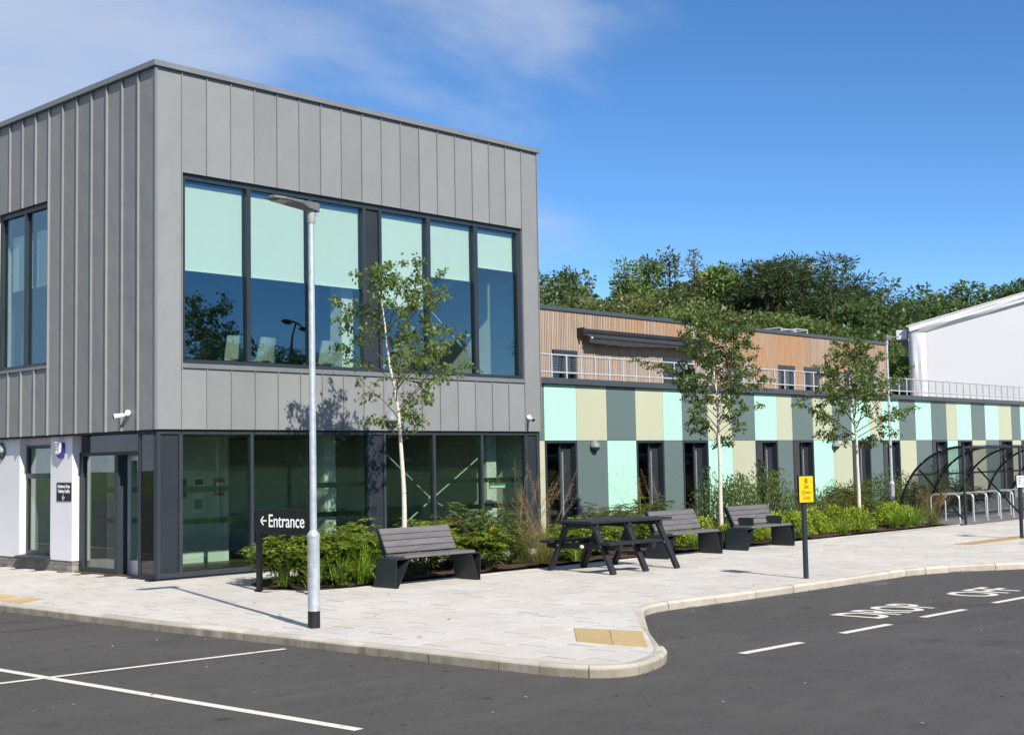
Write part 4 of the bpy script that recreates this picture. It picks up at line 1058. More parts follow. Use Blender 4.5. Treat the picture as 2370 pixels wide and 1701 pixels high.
# benches
def bench(x0, label, arms=False):
    Y0 = -3.90; t = thing('bench', label, 'bench', (x0,Y0,0), 0, 'slatted benches along the planting bed')
    W_ = 1.78
    def plate(xb, xt, nm='end_plate'):                          # leaning plate, Y from back (0) to front (-.53)
        th = .012; b = [(xb,-.53,0),(xb+th,-.53,0),(xb+th,.0,0),(xb,.0,0)]; tp_ = [(xt,-.545,.425),(xt+th,-.545,.425),(xt+th,-.10,.425),(xt,-.10,.425)]
        return MB().hexa(b, tp_)
    for side in (0, 1):
        ox = 0 if side == 0 else W_-.012
        sp = plate(ox, ox).build('end_support', 'bench_steel', t)
        inx = ox+(.035 if side == 0 else -.035); int_ = ox+(.26 if side == 0 else -.20)
        plate(inx, int_).build('inner_plate', 'bench_steel', sp)
        a, b = sorted((ox, int_)); MB().hexa([(a,-.10,.40),(b+.012,-.10,.40),(b+.012,-.09,.40),(a,-.09,.40)], [(a,-.10,.425),(b+.012,-.10,.425),(b+.012,-.09,.425),(a,-.09,.425)]).build('back_edge', 'bench_steel', sp)
        MB().box(a, b+.012, -.545, -.10, .425, .437).build('top_plate', 'bench_steel', sp)
    s0, s1 = .0, W_
    for i in range(4):
        y = -.545+i*.115; MB().box(.17, W_-.12, y, y+.108, .438, .478).build('seat_slat', 'bench_slat', t, bevel=.006)
    for x in (.20, W_-.26):
        MB().prism3([(x,-.13,.42),(x,-.03,.42),(x,.16,.87),(x,.10,.87)], (.010,0,0)).build('back_bracket', 'bench_steel', t)
    MB().box(.19, W_-.15, .145, .155, .44, .44+.001).build('tie', 'bench_steel', t)
    dv = Vector((0,.20,.40)).normalized(); nv = Vector((0,-dv.z,dv.y))
    for i in range(4):
        p = Vector((0,-.13,.478))+dv*(.012+i*.104); q = p+dv*.097
        MB().prism3([Vector((.16,0,0))+p, Vector((.16,0,0))+q, Vector((.16,0,0))+q+nv*.035, Vector((.16,0,0))+p+nv*.035], (W_-.32,0,0)).build('back_slat', 'bench_slat', t, bevel=.005)
    if arms:
        for x in (.30, W_-.44):
            MB().box(x, x+.012, -.50, -.14, .478, .64).box(x+.012, x+.13, -.50, -.14, .628, .64).build('armrest', 'bench_steel', t)
bench(1.36, 'slatted bench left of the picnic table, in front of the glazed wall')
bench(8.05, 'slatted bench partly hidden behind the picnic table')
bench(10.68, 'slatted bench with armrests to the right of the slim birch', True)

# picnic table
pt = thing('picnic_table', 'black picnic table with three A-frames and attached seats on the paving', 'picnic table', (5.85,-4.99,0), R(-4))
for i in range(6):
    y = -.42+i*.141; MB().box(-1.0, 1.0, y, y+.134, .815, .858).build('top_plank', 'table_plastic', pt, bevel=.005)
for sx, full_ in ((-.84,1), (-.05,1), (.74,0)):
    for sy in (-1, 1): MB().beam((sx, sy*.74, 0), (sx, sy*.30, .81), .07, .095, (1,0,0)).build('leg', 'table_plastic', pt, bevel=.004)
    MB().box(sx-.035, sx+.035, -.40, .40, .735, .812).build('top_bearer', 'table_plastic', pt, bevel=.004)
    if full_: MB().box(sx+.036, sx+.106, -.86, .86, .385, .475).build('seat_bearer', 'table_plastic', pt, bevel=.004)
    else: MB().box(sx+.036, sx+.106, -.50, .50, .40, .47).build('cross_brace', 'table_plastic', pt, bevel=.004)
    for sy in (-1,1):
        for z in (.44, .77):
            yy = sy*(.74-.44*z/.81); MB().tube([(sx-.036,yy,z),(sx-.055,yy,z)], .011, 8).build('bolt', 'bolt', pt)
for sy in (-1, 1):
    for k_ in range(2):
        y = sy*(.62+.135*k_); MB().box(-1.0, .28, y-.063, y+.063, .478, .522).build('seat_plank', 'table_plastic', pt, bevel=.005)
MB().ellipsoid((-.875,-.06,.43), (.004,.05,.032), 12, 8).build('maker_plate', 'sign_white', pt)

# cycle shelter and hoops
cs = thing('cycle_shelter', 'curved clear cycle shelter on black tube frames at the right', 'shelter', (21.72,-3.90,0))
def arcpt(t):                                             # t 0 at front top, 1 at rear foot
    a = t*math.pi/2; return (1.86*math.sin(a)**1.0, 2.02*math.cos(a)**.92 if a < math.pi/2-1e-6 else .0)
NA = 14
arcs = [arcpt(i/NA) for i in range(NA+1)]
for k_ in range(8):
    x = 1.80*k_
    MB().tube([(x,y,z+.02) for y, z in arcs], .034, 8).build('arch_rib', 'sign_black', cs, smooth=True)
    if k_ % 2 == 0:
        MB().tube([(x,0,0),(x,0,2.06)], .036, 10).build('post', 'slate_metal', cs, smooth=True); MB().tube([(x,1.25,1.44),(x,.06,.14)], .026, 8).build('brace', 'sign_black', cs)
    for i in (3, 6, 9): MB().ellipsoid((x-.03,arcs[i][0]-.02,arcs[i][1]+.045), (.014,.014,.014), 6, 4).build('fixing', 'bolt', cs)
for i, r in ((0,.03),(8,.026),(NA,.03)):
    y, z = arcs[i]; MB().tube([(0,y,max(z,.09)),(12.6,y,max(z,.09))], r, 8).build('purlin', 'slate_metal', cs)
for k_ in range(7):
    mb = MB(); v = []; n_ = NA
    for i in range(n_+1):
        y, z = arcs[i]
        for j in range(7):
            u = j/6; w = .012*math.sin(u*math.pi*3+i*.7+k_)*math.sin(u*math.pi); v.append((1.8*k_+.03+1.74*u, y+w, max(z,.10)+.058+w))
    mb._add(v, [(i*7+j, i*7+j+1, (i+1)*7+j+1, (i+1)*7+j) for i in range(n_) for j in range(6)]); mb.build('clear_sheet', 'perspex', cs, smooth=True)
hp = [(0,0,0),(0,0,.62)]+[(0,.14-.14*math.cos(R(a)),.62+.14*math.sin(R(a))) for a in (15,30,45,60,75,90)]+[(0,.82-.14+.14*math.sin(R(a)),.62+.14*math.cos(R(a))) for a in (0,15,30,45,60,75,90)]+[(0,.82,0)]
hm = MB().tube(hp, .024, 10).mesh('hoop', 'silver', True); fm = MB().tube([(0,0,0),(0,0,.008)], .06, 14).tube([(0,.82,0),(0,.82,.008)], .06, 14).mesh('foot_plate', 'silver')
nth = ['first','second','third','fourth','fifth','sixth','seventh']
for k_ in range(7):
    t = thing('cycle_hoop', 'silver cycle hoop under the clear shelter, %s from the left' % nth[k_], 'cycle stand', (22.62+.87*k_,-3.32,0), 0, 'cycle hoops under the shelter')
    link('hoop', hm, t); link('foot_plate', fm, t)

# ================================================================== VEGETATION
def curve_pts(a, d, L, n, bend, rn, wob=.05):
    """points starting at a heading d, bending towards 'bend' (a vector) along the way"""
    p = np.array(a, float); d = np.array(d, float); d /= np.linalg.norm(d); out_ = [p.copy()]
    for i in range(n):
        d = d+np.array(bend)*(1.0/n)+rn.normal(0, wob, 3); d /= np.linalg.norm(d); p = p+d*L/n; out_.append(p.copy())
    return out_
def birch(loc, label, seed, H, fork, prof, nb, leaves_per, lean=(0,0), lsize=.075, droop=.5, rb=.045, spread=1.0, up=.9, az=None):
    rn = np.random.default_rng(seed)
    t = thing('birch_tree', label, 'tree', loc, 0, 'young birches in the planting bed')
    tk = MB(); N = 14; tp_ = []
    for i in range(N+1):
        h = H*.97*i/N; w = .03*math.sin(h*1.7+seed)+.02*math.sin(h*3.9+2*seed)
        tp_.append((lean[0]*(h/H)**2.6+w*(h/H), lean[1]*(h/H)**2.6-w*.6*(h/H), h-.05))
    rad = [max(.008, rb*(1-.0*i/N)*(1-(i/N)**1.1*.86)) for i in range(N+1)]; rad[0] *= 1.3
    tk.tube(tp_, rad, 12)
    def trunk_at(h):
        f = min(.999, max(0, (h+.05)/(H*.97)))*N; i = int(f); a, b = np.array(tp_[i]), np.array(tp_[i+1]); return a+(b-a)*(f-i)
    br = MB(); P = []; D = []
    for b in range(nb):
        h = fork+(H*.93-fork)*((b+.5)/nb)**.9; ph = b*2.399+rn.uniform(-.4,.4) if az is None else az(b, rn)
        reach = prof((h-fork)/(H-fork))*spread*rn.uniform(.75,1.12)
        upv = up*rn.uniform(.7,1.25)
        d = np.array([math.cos(ph), math.sin(ph), upv]); L = reach*math.sqrt(1+upv*upv)*.92
        pts = curve_pts(trunk_at(h), d, L, 7, (0,0,-.15), rn, .07)
        br.tube(pts, list(np.linspace(max(.006, .016*reach/1.5), .003, 8)), 5, False)
        ntw = max(5, int(8*reach/1.2))
        for q in range(ntw):
            s = (q+1)/(ntw+.3); s = .25+.75*s; i = min(6, int(s*7)); a = pts[i]+(pts[i+1]-pts[i])*(s*7-i) if i < 7 else pts[7]
            ph2 = rn.uniform(0,6.28); tl = rn.uniform(.25,.60)*(1.15-.45*s)*min(1.2, .5+reach*.5)
            d2 = np.array([math.cos(ph2), math.sin(ph2), rn.uniform(-.1,.7)])+.6*(pts[min(i+1,7)]-pts[i])/np.linalg.norm(pts[min(i+1,7)]-pts[i])
            tw = curve_pts(a, d2, tl, 5, (0,0,-droop*1.3), rn, .1)
            br.tube(tw, list(np.linspace(.0035,.0015,6)), 4, False)
            m_ = int(leaves_per*rn.uniform(.6,1.3))
            f = rn.uniform(.15, 1.0, m_)*5; ii = np.minimum(4, f.astype(int)); T = np.array(tw)
            base = T[ii]+(T[ii+1]-T[ii])*(f-ii)[:,None]
            P.append(base+rn.normal(0,.035,(m_,3))); dd = rn.normal(0,1,(m_,3)); dd[:,2] -= .9; D.append(dd)
    # leader
    pts = curve_pts(trunk_at(H*.9), (lean[0]*.1,0,1), H*.07, 4, (0,0,0), rn, .05); T = np.array(pts); m_ = leaves_per*3
    P.append(T[rn.integers(0,5,m_)]+rn.normal(0,.09,(m_,3))); D.append(rn.normal(0,1,(m_,3)))
    P = np.concatenate(P); D = np.concatenate(D); n = len(P)
    tk.build('trunk', 'birch_bark', t, smooth=True); br.build('branches', 'birch_twig', t, smooth=True)
    L = lsize*rn.uniform(.65,1.2,n)
    link('crown', leafmesh('crown', 'leaf_birch', P, D, rn.normal(0,1,(n,3)), L, L*.72, .18), t)
    return t
p1 = lambda u: (.55+1.0*u/.28) if u < .28 else (1.55-1.05*(u-.28)/.72)
birch((3.16,-2.62,.03), 'birch tree standing in front of the zinc block behind the first bench', 11, 5.1, 2.1, p1, 30, 29, (-.58,.05), .072, .5, .050, .86, 1.05, lambda b, rn: b*2.399+rn.uniform(-.4,.4) if b % 3 else rn.uniform(-1.4,.5))
p2 = lambda u: (.75+1.15*u/.25) if u < .25 else (1.9-1.45*((u-.25)/.75)**1.3)
b2 = birch((12.93,-2.27,.03), 'slim white-trunked birch between the second and third benches', 23, 5.05, 1.9, p2, 38, 44, (.02,.1), .072, .45, .055, .72, 1.05)
p3 = lambda u: (1.35+1.55*u/.22) if u < .22 else (2.9-2.35*((u-.22)/.78)**.8)
birch((18.53,-2.58,.03), 'wide loose-crowned birch among lime shrubs at the far end of the bed', 37, 4.75, 1.8, p3, 38, 34, (-.16,.0), .075, .5, .055, .58, .76)
# the same kind of young tree across the road, mirrored in the left upstairs pane
tr = copytree(b2); tr.location = (20.4,-28.3,.55); tr.scale = (1.2,1.2,1.2); tr['label'] = 'young birch across the road, seen only as a reflection in the left upstairs pane'
del tr['group']

# ---- planting in the bed: meshes shared between alike plants
def frond_mesh(seed, nst, h, r, mat, nl=9, ll=.075, lw=.030, bright=None):
    """shrub of arching stems carrying pinnate leaves"""
    rn = np.random.default_rng(seed); P = []; D = []; N_ = []; st = MB()
    for s in range(nst):
        ph = rn.uniform(0, 6.28); out_ = rn.uniform(.1, 1)**.6*r; hh = h*rn.uniform(.35, 1.0)*(1-.38*(out_/r)**2)
        base = np.array([rn.normal(0,.25)*r*.5, rn.normal(0,.25)*r*.5, 0]); tip = np.array([math.cos(ph)*out_, math.sin(ph)*out_, hh])
        pts = [base+(tip-base)*q+np.array([0,0,.10*h*math.sin(q*3.1)]) for q in np.linspace(0,1,5)]
        st.tube(pts, [.007,.006,.005,.004,.003], 4, False)
        for k in range(int(rn.integers(4,7))):
            q = rn.uniform(.45,1.0); a = base+(tip-base)*q+np.array([0,0,.10*h*math.sin(q*3.1)])
            ph2 = ph+rn.normal(0,1.3); fd = np.array([math.cos(ph2), math.sin(ph2), rn.uniform(.15,.8)]); fl = rn.uniform(.20,.36)*(.6+.5*h)
            f = curve_pts(a, fd, fl, 5, (0,0,-.7), rn, .04); F_ = np.array(f)
            for j in range(nl):
                u = (j+1)/nl*5; i = min(4, int(u)); b = F_[i]+(F_[i+1]-F_[i])*(u-i); ax = F_[i+1]-F_[i]; ax = ax/np.linalg.norm(ax); sd_ = np.cross(ax, [0,0,1]); sd_ /= max(1e-6, np.linalg.norm(sd_))
                for sg_ in (-1, 1):
                    P.append(b); D.append(ax*.55+sd_*sg_+np.array([0,0,rn.normal(-.1,.25)])); N_.append(np.array([0,0,1.])+rn.normal(0,.35,3))
            P.append(F_[5]); D.append(F_[5]-F_[4]); N_.append(np.array([0,0,1.]))
    n = len(P); sc = rn.uniform(.7,1.25,n)
    return leafmesh('foliage', mat, np.array(P), np.array(D), np.array(N_), ll*sc, lw*sc, .2), st.mesh('stems', 'stem')
def dome_mesh(seed, n, rx, ry, h, mat, ll=.05, lw=.032, z0=.05, inner=.55, up=.6):
    rn = np.random.default_rng(seed); d = unit(rn.normal(0,1,(n,3))); d[:,2] = np.abs(d[:,2]); rad = inner+(1-inner)*rn.uniform(0,1,n)**.45
    lump = 1+.13*np.sin(d[:,0]*5+seed)+.12*np.sin(d[:,1]*6+1.7*seed)+.10*np.sin(d[:,2]*7+seed*.6)+rn.normal(0,.04,n)
    P = d*(rad*lump)[:,None]*np.array([rx,ry,h]); P[:,2] += z0
    D = d*.8+rn.normal(0,.55,(n,3))+np.array([0,0,up]); sc = rn.uniform(.7,1.25,n)
    st = MB()
    for q in range(12):
        ph = rn.uniform(0,6.28); st.tube([(0,0,0),(rx*.35*math.cos(ph),ry*.35*math.sin(ph),h*.4),(rx*.7*math.cos(ph),ry*.7*math.sin(ph),h*.75)], [.010,.007,.004], 4, False)
    return leafmesh('foliage', mat, P, D, rn.normal(0,.7,(n,3))+d, ll*sc, lw*sc, .2), st.mesh('stems', 'stem')
def strap_mesh(seed, n, h, r, mat, w=.018):
    rn = np.random.default_rng(seed); bl = []
    for i in range(n):
        ph = rn.uniform(0,6.28); L = h*rn.uniform(.65,1.25); out_ = rn.uniform(.25,1.0)
        b = np.array([rn.normal(0,.05), rn.normal(0,.05), 0]); d = np.array([math.cos(ph)*.55*out_, math.sin(ph)*.55*out_, 1.])
        pts = curve_pts(b, d, L, 6, (math.cos(ph)*out_*r*2.2, math.sin(ph)*out_*r*2.2, -1.5*out_), rn, .03)
        ww = w*rn.uniform(.7,1.2); bl.append((pts, [ww*.8, ww, ww, ww*.9, ww*.7, ww*.45, ww*.06]))
    return strips('blades', mat, bl)
def feather_mesh(seed, nb, nh, h, hh, spread=1.0):
    rn = np.random.default_rng(seed); bl = []; P = []; D = []; st = MB()
    for i in range(nb):
        ph = rn.uniform(0,6.28); o_ = rn.uniform(.2,1.); d = np.array([math.cos(ph)*.5*o_, math.sin(ph)*.5*o_, 1.])
        pts = curve_pts(np.array([rn.normal(0,.07), rn.normal(0,.07), 0]), d, h*rn.uniform(.6,1.2), 6, (math.cos(ph)*o_, math.sin(ph)*o_, -1.3*o_), rn, .03); bl.append((pts, [.007,.007,.006,.005,.004,.003,.001]))
    for i in range(nh):
        ph = rn.uniform(0,6.28); o_ = rn.uniform(.1,.42)*spread
        pts = curve_pts(np.array([rn.normal(0,.05), rn.normal(0,.05), 0]), np.array([math.cos(ph)*o_, math.sin(ph)*o_, 1.]), hh*rn.uniform(.75,1.08), 8, (math.cos(ph)*o_*.6, math.sin(ph)*o_*.6, -.12), rn, .025)
        st.tube(pts, list(np.linspace(.004,.0016,9)), 4, False); T = np.array(pts)
        m_ = 130; f = rn.uniform(5.0,8,m_); ii = np.minimum(7, f.astype(int)); b = T[ii]+(T[ii+1]-T[ii])*(f-ii)[:,None]
        sp_ = (.012+.085*np.sin((f-5.0)/3.0*3.14))[:,None]; off = unit(rn.normal(0,1,(m_,3)))*sp_*rn.uniform(.3,1.,(m_,1)); P.append(b+off); dd = off*4+rn.normal(0,.3,(m_,3)); dd[:,2] -= .6; D.append(dd)
    P = np.concatenate(P); D = np.concatenate(D); n = len(P)
    return strips('blades', 'grass_blade', bl), st.mesh('stalks', 'grass_dry'), leafmesh('seed_heads', 'grass_head', P, D, rn.normal(0,1,(n,3)), rn.uniform(.014,.028,n), rn.uniform(.004,.008,n), .1)
def plant(name, label, loc, parts, cat='shrub', group=None, s=1.0, rz=None):
    t = thing(name, label, cat, loc, random.uniform(0,6.28) if rz is None else rz, group); t.scale = (s, s, s)
    for nm, me in parts: link(nm, me, t)
    return t
fernA = [frond_mesh(s, 46, .88, .56, 'leaf_fern', 9, .090, .040) for s in (1,2,3)]
fernB = [frond_mesh(s, 30, .95, .52, 'leaf_bronze', 9, .072, .028) for s in (4,5)]
fernC = [frond_mesh(s, 44, 1.0, .55, 'leaf_dark', 9, .085, .038) for s in (6,7)]
strapA = [strap_mesh(s, 80, .52, .35, 'leaf_strap', .022) for s in (1,2)]
strapB = [strap_mesh(s, 150, .62, .40, 'leaf_strap_lime', .018) for s in (3,4)]
limeD = [dome_mesh(s, 2600, .52, .46, .44, 'leaf_lime', .058, .036) for s in (1,2,3)]
tallD = [dome_mesh(s, 2300, .78, .65, 1.25, 'leaf_dark', .075, .032, .05, .45, .8) for s in (4,5)]
tallO = [dome_mesh(s, 2200, .62, .55, .95, 'leaf_olive', .075, .016, .05, .45, .9) for s in (6,7)]
feath = [feather_mesh(s, 210, 7, .90, 1.80, 1.3) for s in (1,2)]
feathS = [feather_mesh(s, 130, 9, .62, .95, 1.2) for s in (3,)]
cnt_ = {}
def put(kind, x, y, s, label):
    L = {'fern': ('fern_leaved_shrub', fernA, ('foliage','stems'), 'shrub', 'bright fern-leaved shrubs'), 'bronze': ('bronze_shrub', fernB, ('foliage','stems'), 'shrub', 'bronze-tinted shrubs'),
         'dark': ('dark_leaved_shrub', fernC, ('foliage','stems'), 'shrub', 'dark feathery shrubs'), 'strap': ('strap_leaved_plant', strapA, ('blades',), 'plant', 'strap-leaved clumps'),
         'straplime': ('strap_leaved_plant', strapB, ('blades',), 'plant', 'lime strap-leaved clumps'), 'lime': ('lime_shrub', limeD, ('foliage','stems'), 'shrub', 'lime-green low shrubs'),
         'tall': ('tall_shrub', tallD, ('foliage','stems'), 'shrub', 'tall loose shrubs'), 'olive': ('olive_shrub', tallO, ('foliage','stems'), 'shrub', 'olive feathery shrubs'),
         'feather': ('feather_grass', feath, ('blades','stalks','seed_heads'), 'grass', 'tall feather grasses'), 'dry': ('feather_grass', feathS, ('blades','stalks','seed_heads'), 'grass', 'low dry grasses')}[kind]
    i = cnt_.get(kind, 0); cnt_[kind] = i+1; me = L[1][i % len(L[1])]
    if not isinstance(me, tuple): me = (me,)
    return plant(L[0], label, (x, y, .04), list(zip(L[2], me)), L[3], L[4], s)
PL = [
 ('strap', .40,-3.0,.80,'small strap-leaved clump right beside the entrance sign post'), ('strap', .62,-3.42,.85,'strap-leaved clump at the left tip of the planting bed'),
 ('strap', 1.05,-3.50,1.05,'strap-leaved clump behind the lamp column'), ('straplime', 1.45,-3.55,.95,'yellow-green strap-leaved clump at the left end of the first bench'), ('strap', .85,-3.15,.9,'strap-leaved clump in the second row behind the lamp column'),
 ('fern', .95,-2.75,.92,'fern-leaved shrub just right of the entrance sign'), ('fern', 1.45,-2.95,1.0,'fern-leaved shrub behind the left end of the first bench'), ('fern', 1.05,-2.1,.95,'fern-leaved shrub nearest the glazed wall by the entrance sign'),
 ('fern', 2.0,-2.6,1.0,'fern-leaved shrub left of the first birch trunk'), ('bronze', 1.55,-2.35,.8,'bronze shrub between the lamp column and the first bench'), ('fern', 2.55,-1.95,1.05,'fern-leaved shrub behind the first birch trunk'),
 ('fern', 3.35,-2.75,1.08,'fern-leaved shrub directly behind the middle of the first bench'), ('strap', 1.8,-3.6,.7,'low strap-leaved tuft under the left half of the first bench'), ('dark', 2.4,-3.45,.42,'small dark shrub beneath the first bench'),
 ('bronze', 3.95,-2.55,1.0,'bronze shrub at the right end of the first bench'), ('bronze', 4.55,-2.2,1.05,'bronze shrub two plants right of the first birch'), ('fern', 4.35,-3.0,.95,'fern-leaved shrub right of the first bench seat'),
 ('dark', 4.9,-2.7,1.10,'dark feathery shrub between first bench and picnic table'), ('dark', 5.4,-2.3,1.15,'tallest dark feathery shrub left of the feather grass'), ('dark', 4.3,-3.45,.5,'low dark shrub at the bed edge right of the first bench'),
 ('feather', 5.75,-2.75,1.0,'feather grass with tawny heads left of the picnic table'), ('feather', 6.35,-2.35,1.0,'feather grass with tawny heads behind the picnic table end'), ('feather', 6.0,-3.25,.80,'shorter feather grass at the bed edge by the picnic table'),
 ('dry', 5.55,-3.5,.9,'dry grass tuft at the bed edge left of the picnic table'), ('feather', 7.5,-1.9,.95,'feather grass behind the middle of the picnic table'),
 ('fern', 6.9,-3.1,.85,'fern-leaved shrub seen under the picnic table top'), ('strap', 6.5,-3.5,.7,'strap-leaved tuft behind the picnic table legs'), ('fern', 7.7,-2.9,.9,'fern-leaved shrub behind the picnic table right half'), ('bronze', 8.4,-2.4,.9,'bronze shrub behind the second bench left end'),
 ('dark', 9.2,-2.0,.95,'dark shrub behind the second bench'), ('bronze', 10.2,-1.2,1.05,'bronze shrub against the wall left of the slim birch'), ('fern', 11.0,-1.5,.95,'fern-leaved shrub against the mint panel'), ('dark', 12.0,-.8,1.1,'dark shrub against the wall behind the slim birch'),
 ('feather', 11.6,-1.1,1.0,'feather grass left of the slim birch trunk'), ('feather', 12.5,-.9,.92,'feather grass behind the slim birch trunk'), ('bronze', 11.6,-2.0,.9,'bronze shrub left of the slim birch'),
 ('lime', 10.4,-3.0,.85,'lime shrub behind the right end of the second bench'), ('lime', 11.2,-2.9,.95,'lime shrub left of the slim birch base'), ('lime', 12.0,-3.2,.85,'lime shrub behind the third bench'), ('strap', 9.4,-3.5,.8,'strap-leaved clump under the second bench'), ('strap', 10.2,-3.55,.7,'strap-leaved tuft between second and third bench'),
 ('lime', 12.9,-3.05,.9,'lime shrub at the right end of the third bench'), ('tall', 13.9,-1.6,1.05,'tall loose shrub right of the slim birch'), ('tall', 15.0,-1.3,1.05,'tall loose shrub behind the yellow sign, left one'), ('tall', 16.1,-1.4,1.12,'tall loose shrub behind the yellow sign, right one'),
 ('lime', 13.8,-3.0,.95,'lime shrub left of the yellow sign post'), ('lime', 14.7,-3.0,1.0,'lime shrub behind the yellow sign post'), ('lime', 15.6,-3.0,1.0,'lime shrub right of the yellow sign post'), ('lime', 16.5,-3.0,1.05,'lime shrub third right of the yellow sign post'), ('lime', 17.4,-3.0,1.0,'lime shrub just left of the far birch'),
 ('olive', 17.2,-1.7,1.0,'olive shrub left of the far birch'), ('olive', 18.2,-1.6,1.05,'olive shrub behind the far birch trunk'), ('olive', 19.2,-1.5,.85,'olive shrub right of the far birch'), ('bronze', 20.3,-1.2,1.15,'bronze shrub left of the distant lamp column'), ('dark', 20.9,-1.0,1.2,'dark shrub behind the distant lamp column'), ('tall', 21.3,-.7,.85,'tall shrub beside the cycle shelter'),
 ('lime', 19.3,-2.9,.95,'lime shrub right of the far birch base'), ('lime', 20.1,-2.8,.95,'last lime shrub before the cycle shelter'), ('strap', 16.0,-3.55,.75,'strap-leaved tuft in front of the lime shrubs'), ('strap', 16.9,-3.5,.8,'strap-leaved tuft just left of the far birch base'), ('strap', 14.2,-3.55,.7,'strap-leaved tuft left of the yellow sign foot'),
 ('straplime', 19.4,-3.45,.95,'bright strap-leaved clump right of the far birch'), ('straplime', 20.0,-3.4,1.0,'bright strap-leaved clump near the cycle shelter'), ('straplime', 18.9,-3.35,.8,'bright strap-leaved clump nearest the far birch trunk'), ('dry', 20.8,-3.45,1.05,'dry grass at the end of the bed beside the shelter post'), ('dry', 21.2,-3.2,.95,'second dry grass at the bed end under the shelter'),
]
for a in PL: put(*a)
for i, (x, y) in enumerate(((24.2,-.9),(26.5,-.8),(28.6,-.9))): put('dark', x, y, 1.1, ['dark shrub behind the shelter, left one','dark shrub behind the shelter, middle one','dark shrub behind the shelter, right one'][i])
for i, (x, y) in enumerate(((23.2,-.6),(25.4,-.6),(27.6,-.6))): put('tall', x, y, .95, ['tall shrub behind the shelter, left one','tall shrub behind the shelter, middle one','tall shrub behind the shelter, right one'][i])
# a yellow flower head among the dark shrubs
yf = dome_mesh(9, 160, .11, .10, .12, 'leaf_yellow', .05, .035, .55, .3)
plant('yellow_flowering_plant', 'small plant with a bright yellow head right of the first bench', (4.75,-3.2,.04), [('flower_head', yf[0]), ('stems', MB().tube([(0,0,0),(0,0,.6)], .006, 5).mesh('stems','stem'))], 'plant')

# ---- woodland behind the buildings
def crown_leaves(rn, blobs, per, ll, lw, flat=0.0, shell=.55):
    P = []; D = []; N_ = []
    for c, r in blobs:
        n = max(10, int(per*(r[0]*r[1]*r[2])**.667*3)); d = unit(rn.normal(0,1,(n,3))); rad = shell+(1-shell)*rn.uniform(0,1,n)**.5
        lump = 1+.22*np.sin(d[:,0]*4+c[0])+.18*np.sin(d[:,1]*5+c[1]*2)+.15*np.sin(d[:,2]*6+c[2])+rn.normal(0,.06,n)
        P.append(np.array(c)+d*(rad*lump)[:,None]*np.array(r)); dd = d+rn.normal(0,.6,(n,3)); dd[:,2] = dd[:,2]*(1-flat)+rn.normal(0,.15,n)-.15; D.append(dd); N_.append(d*.6+rn.normal(0,.6,(n,3))+np.array([0,0,.5]))
    P = np.concatenate(P); n = len(P); sc = rn.uniform(.55,1.3,n); return P, np.concatenate(D), np.concatenate(N_), ll*sc, lw*sc
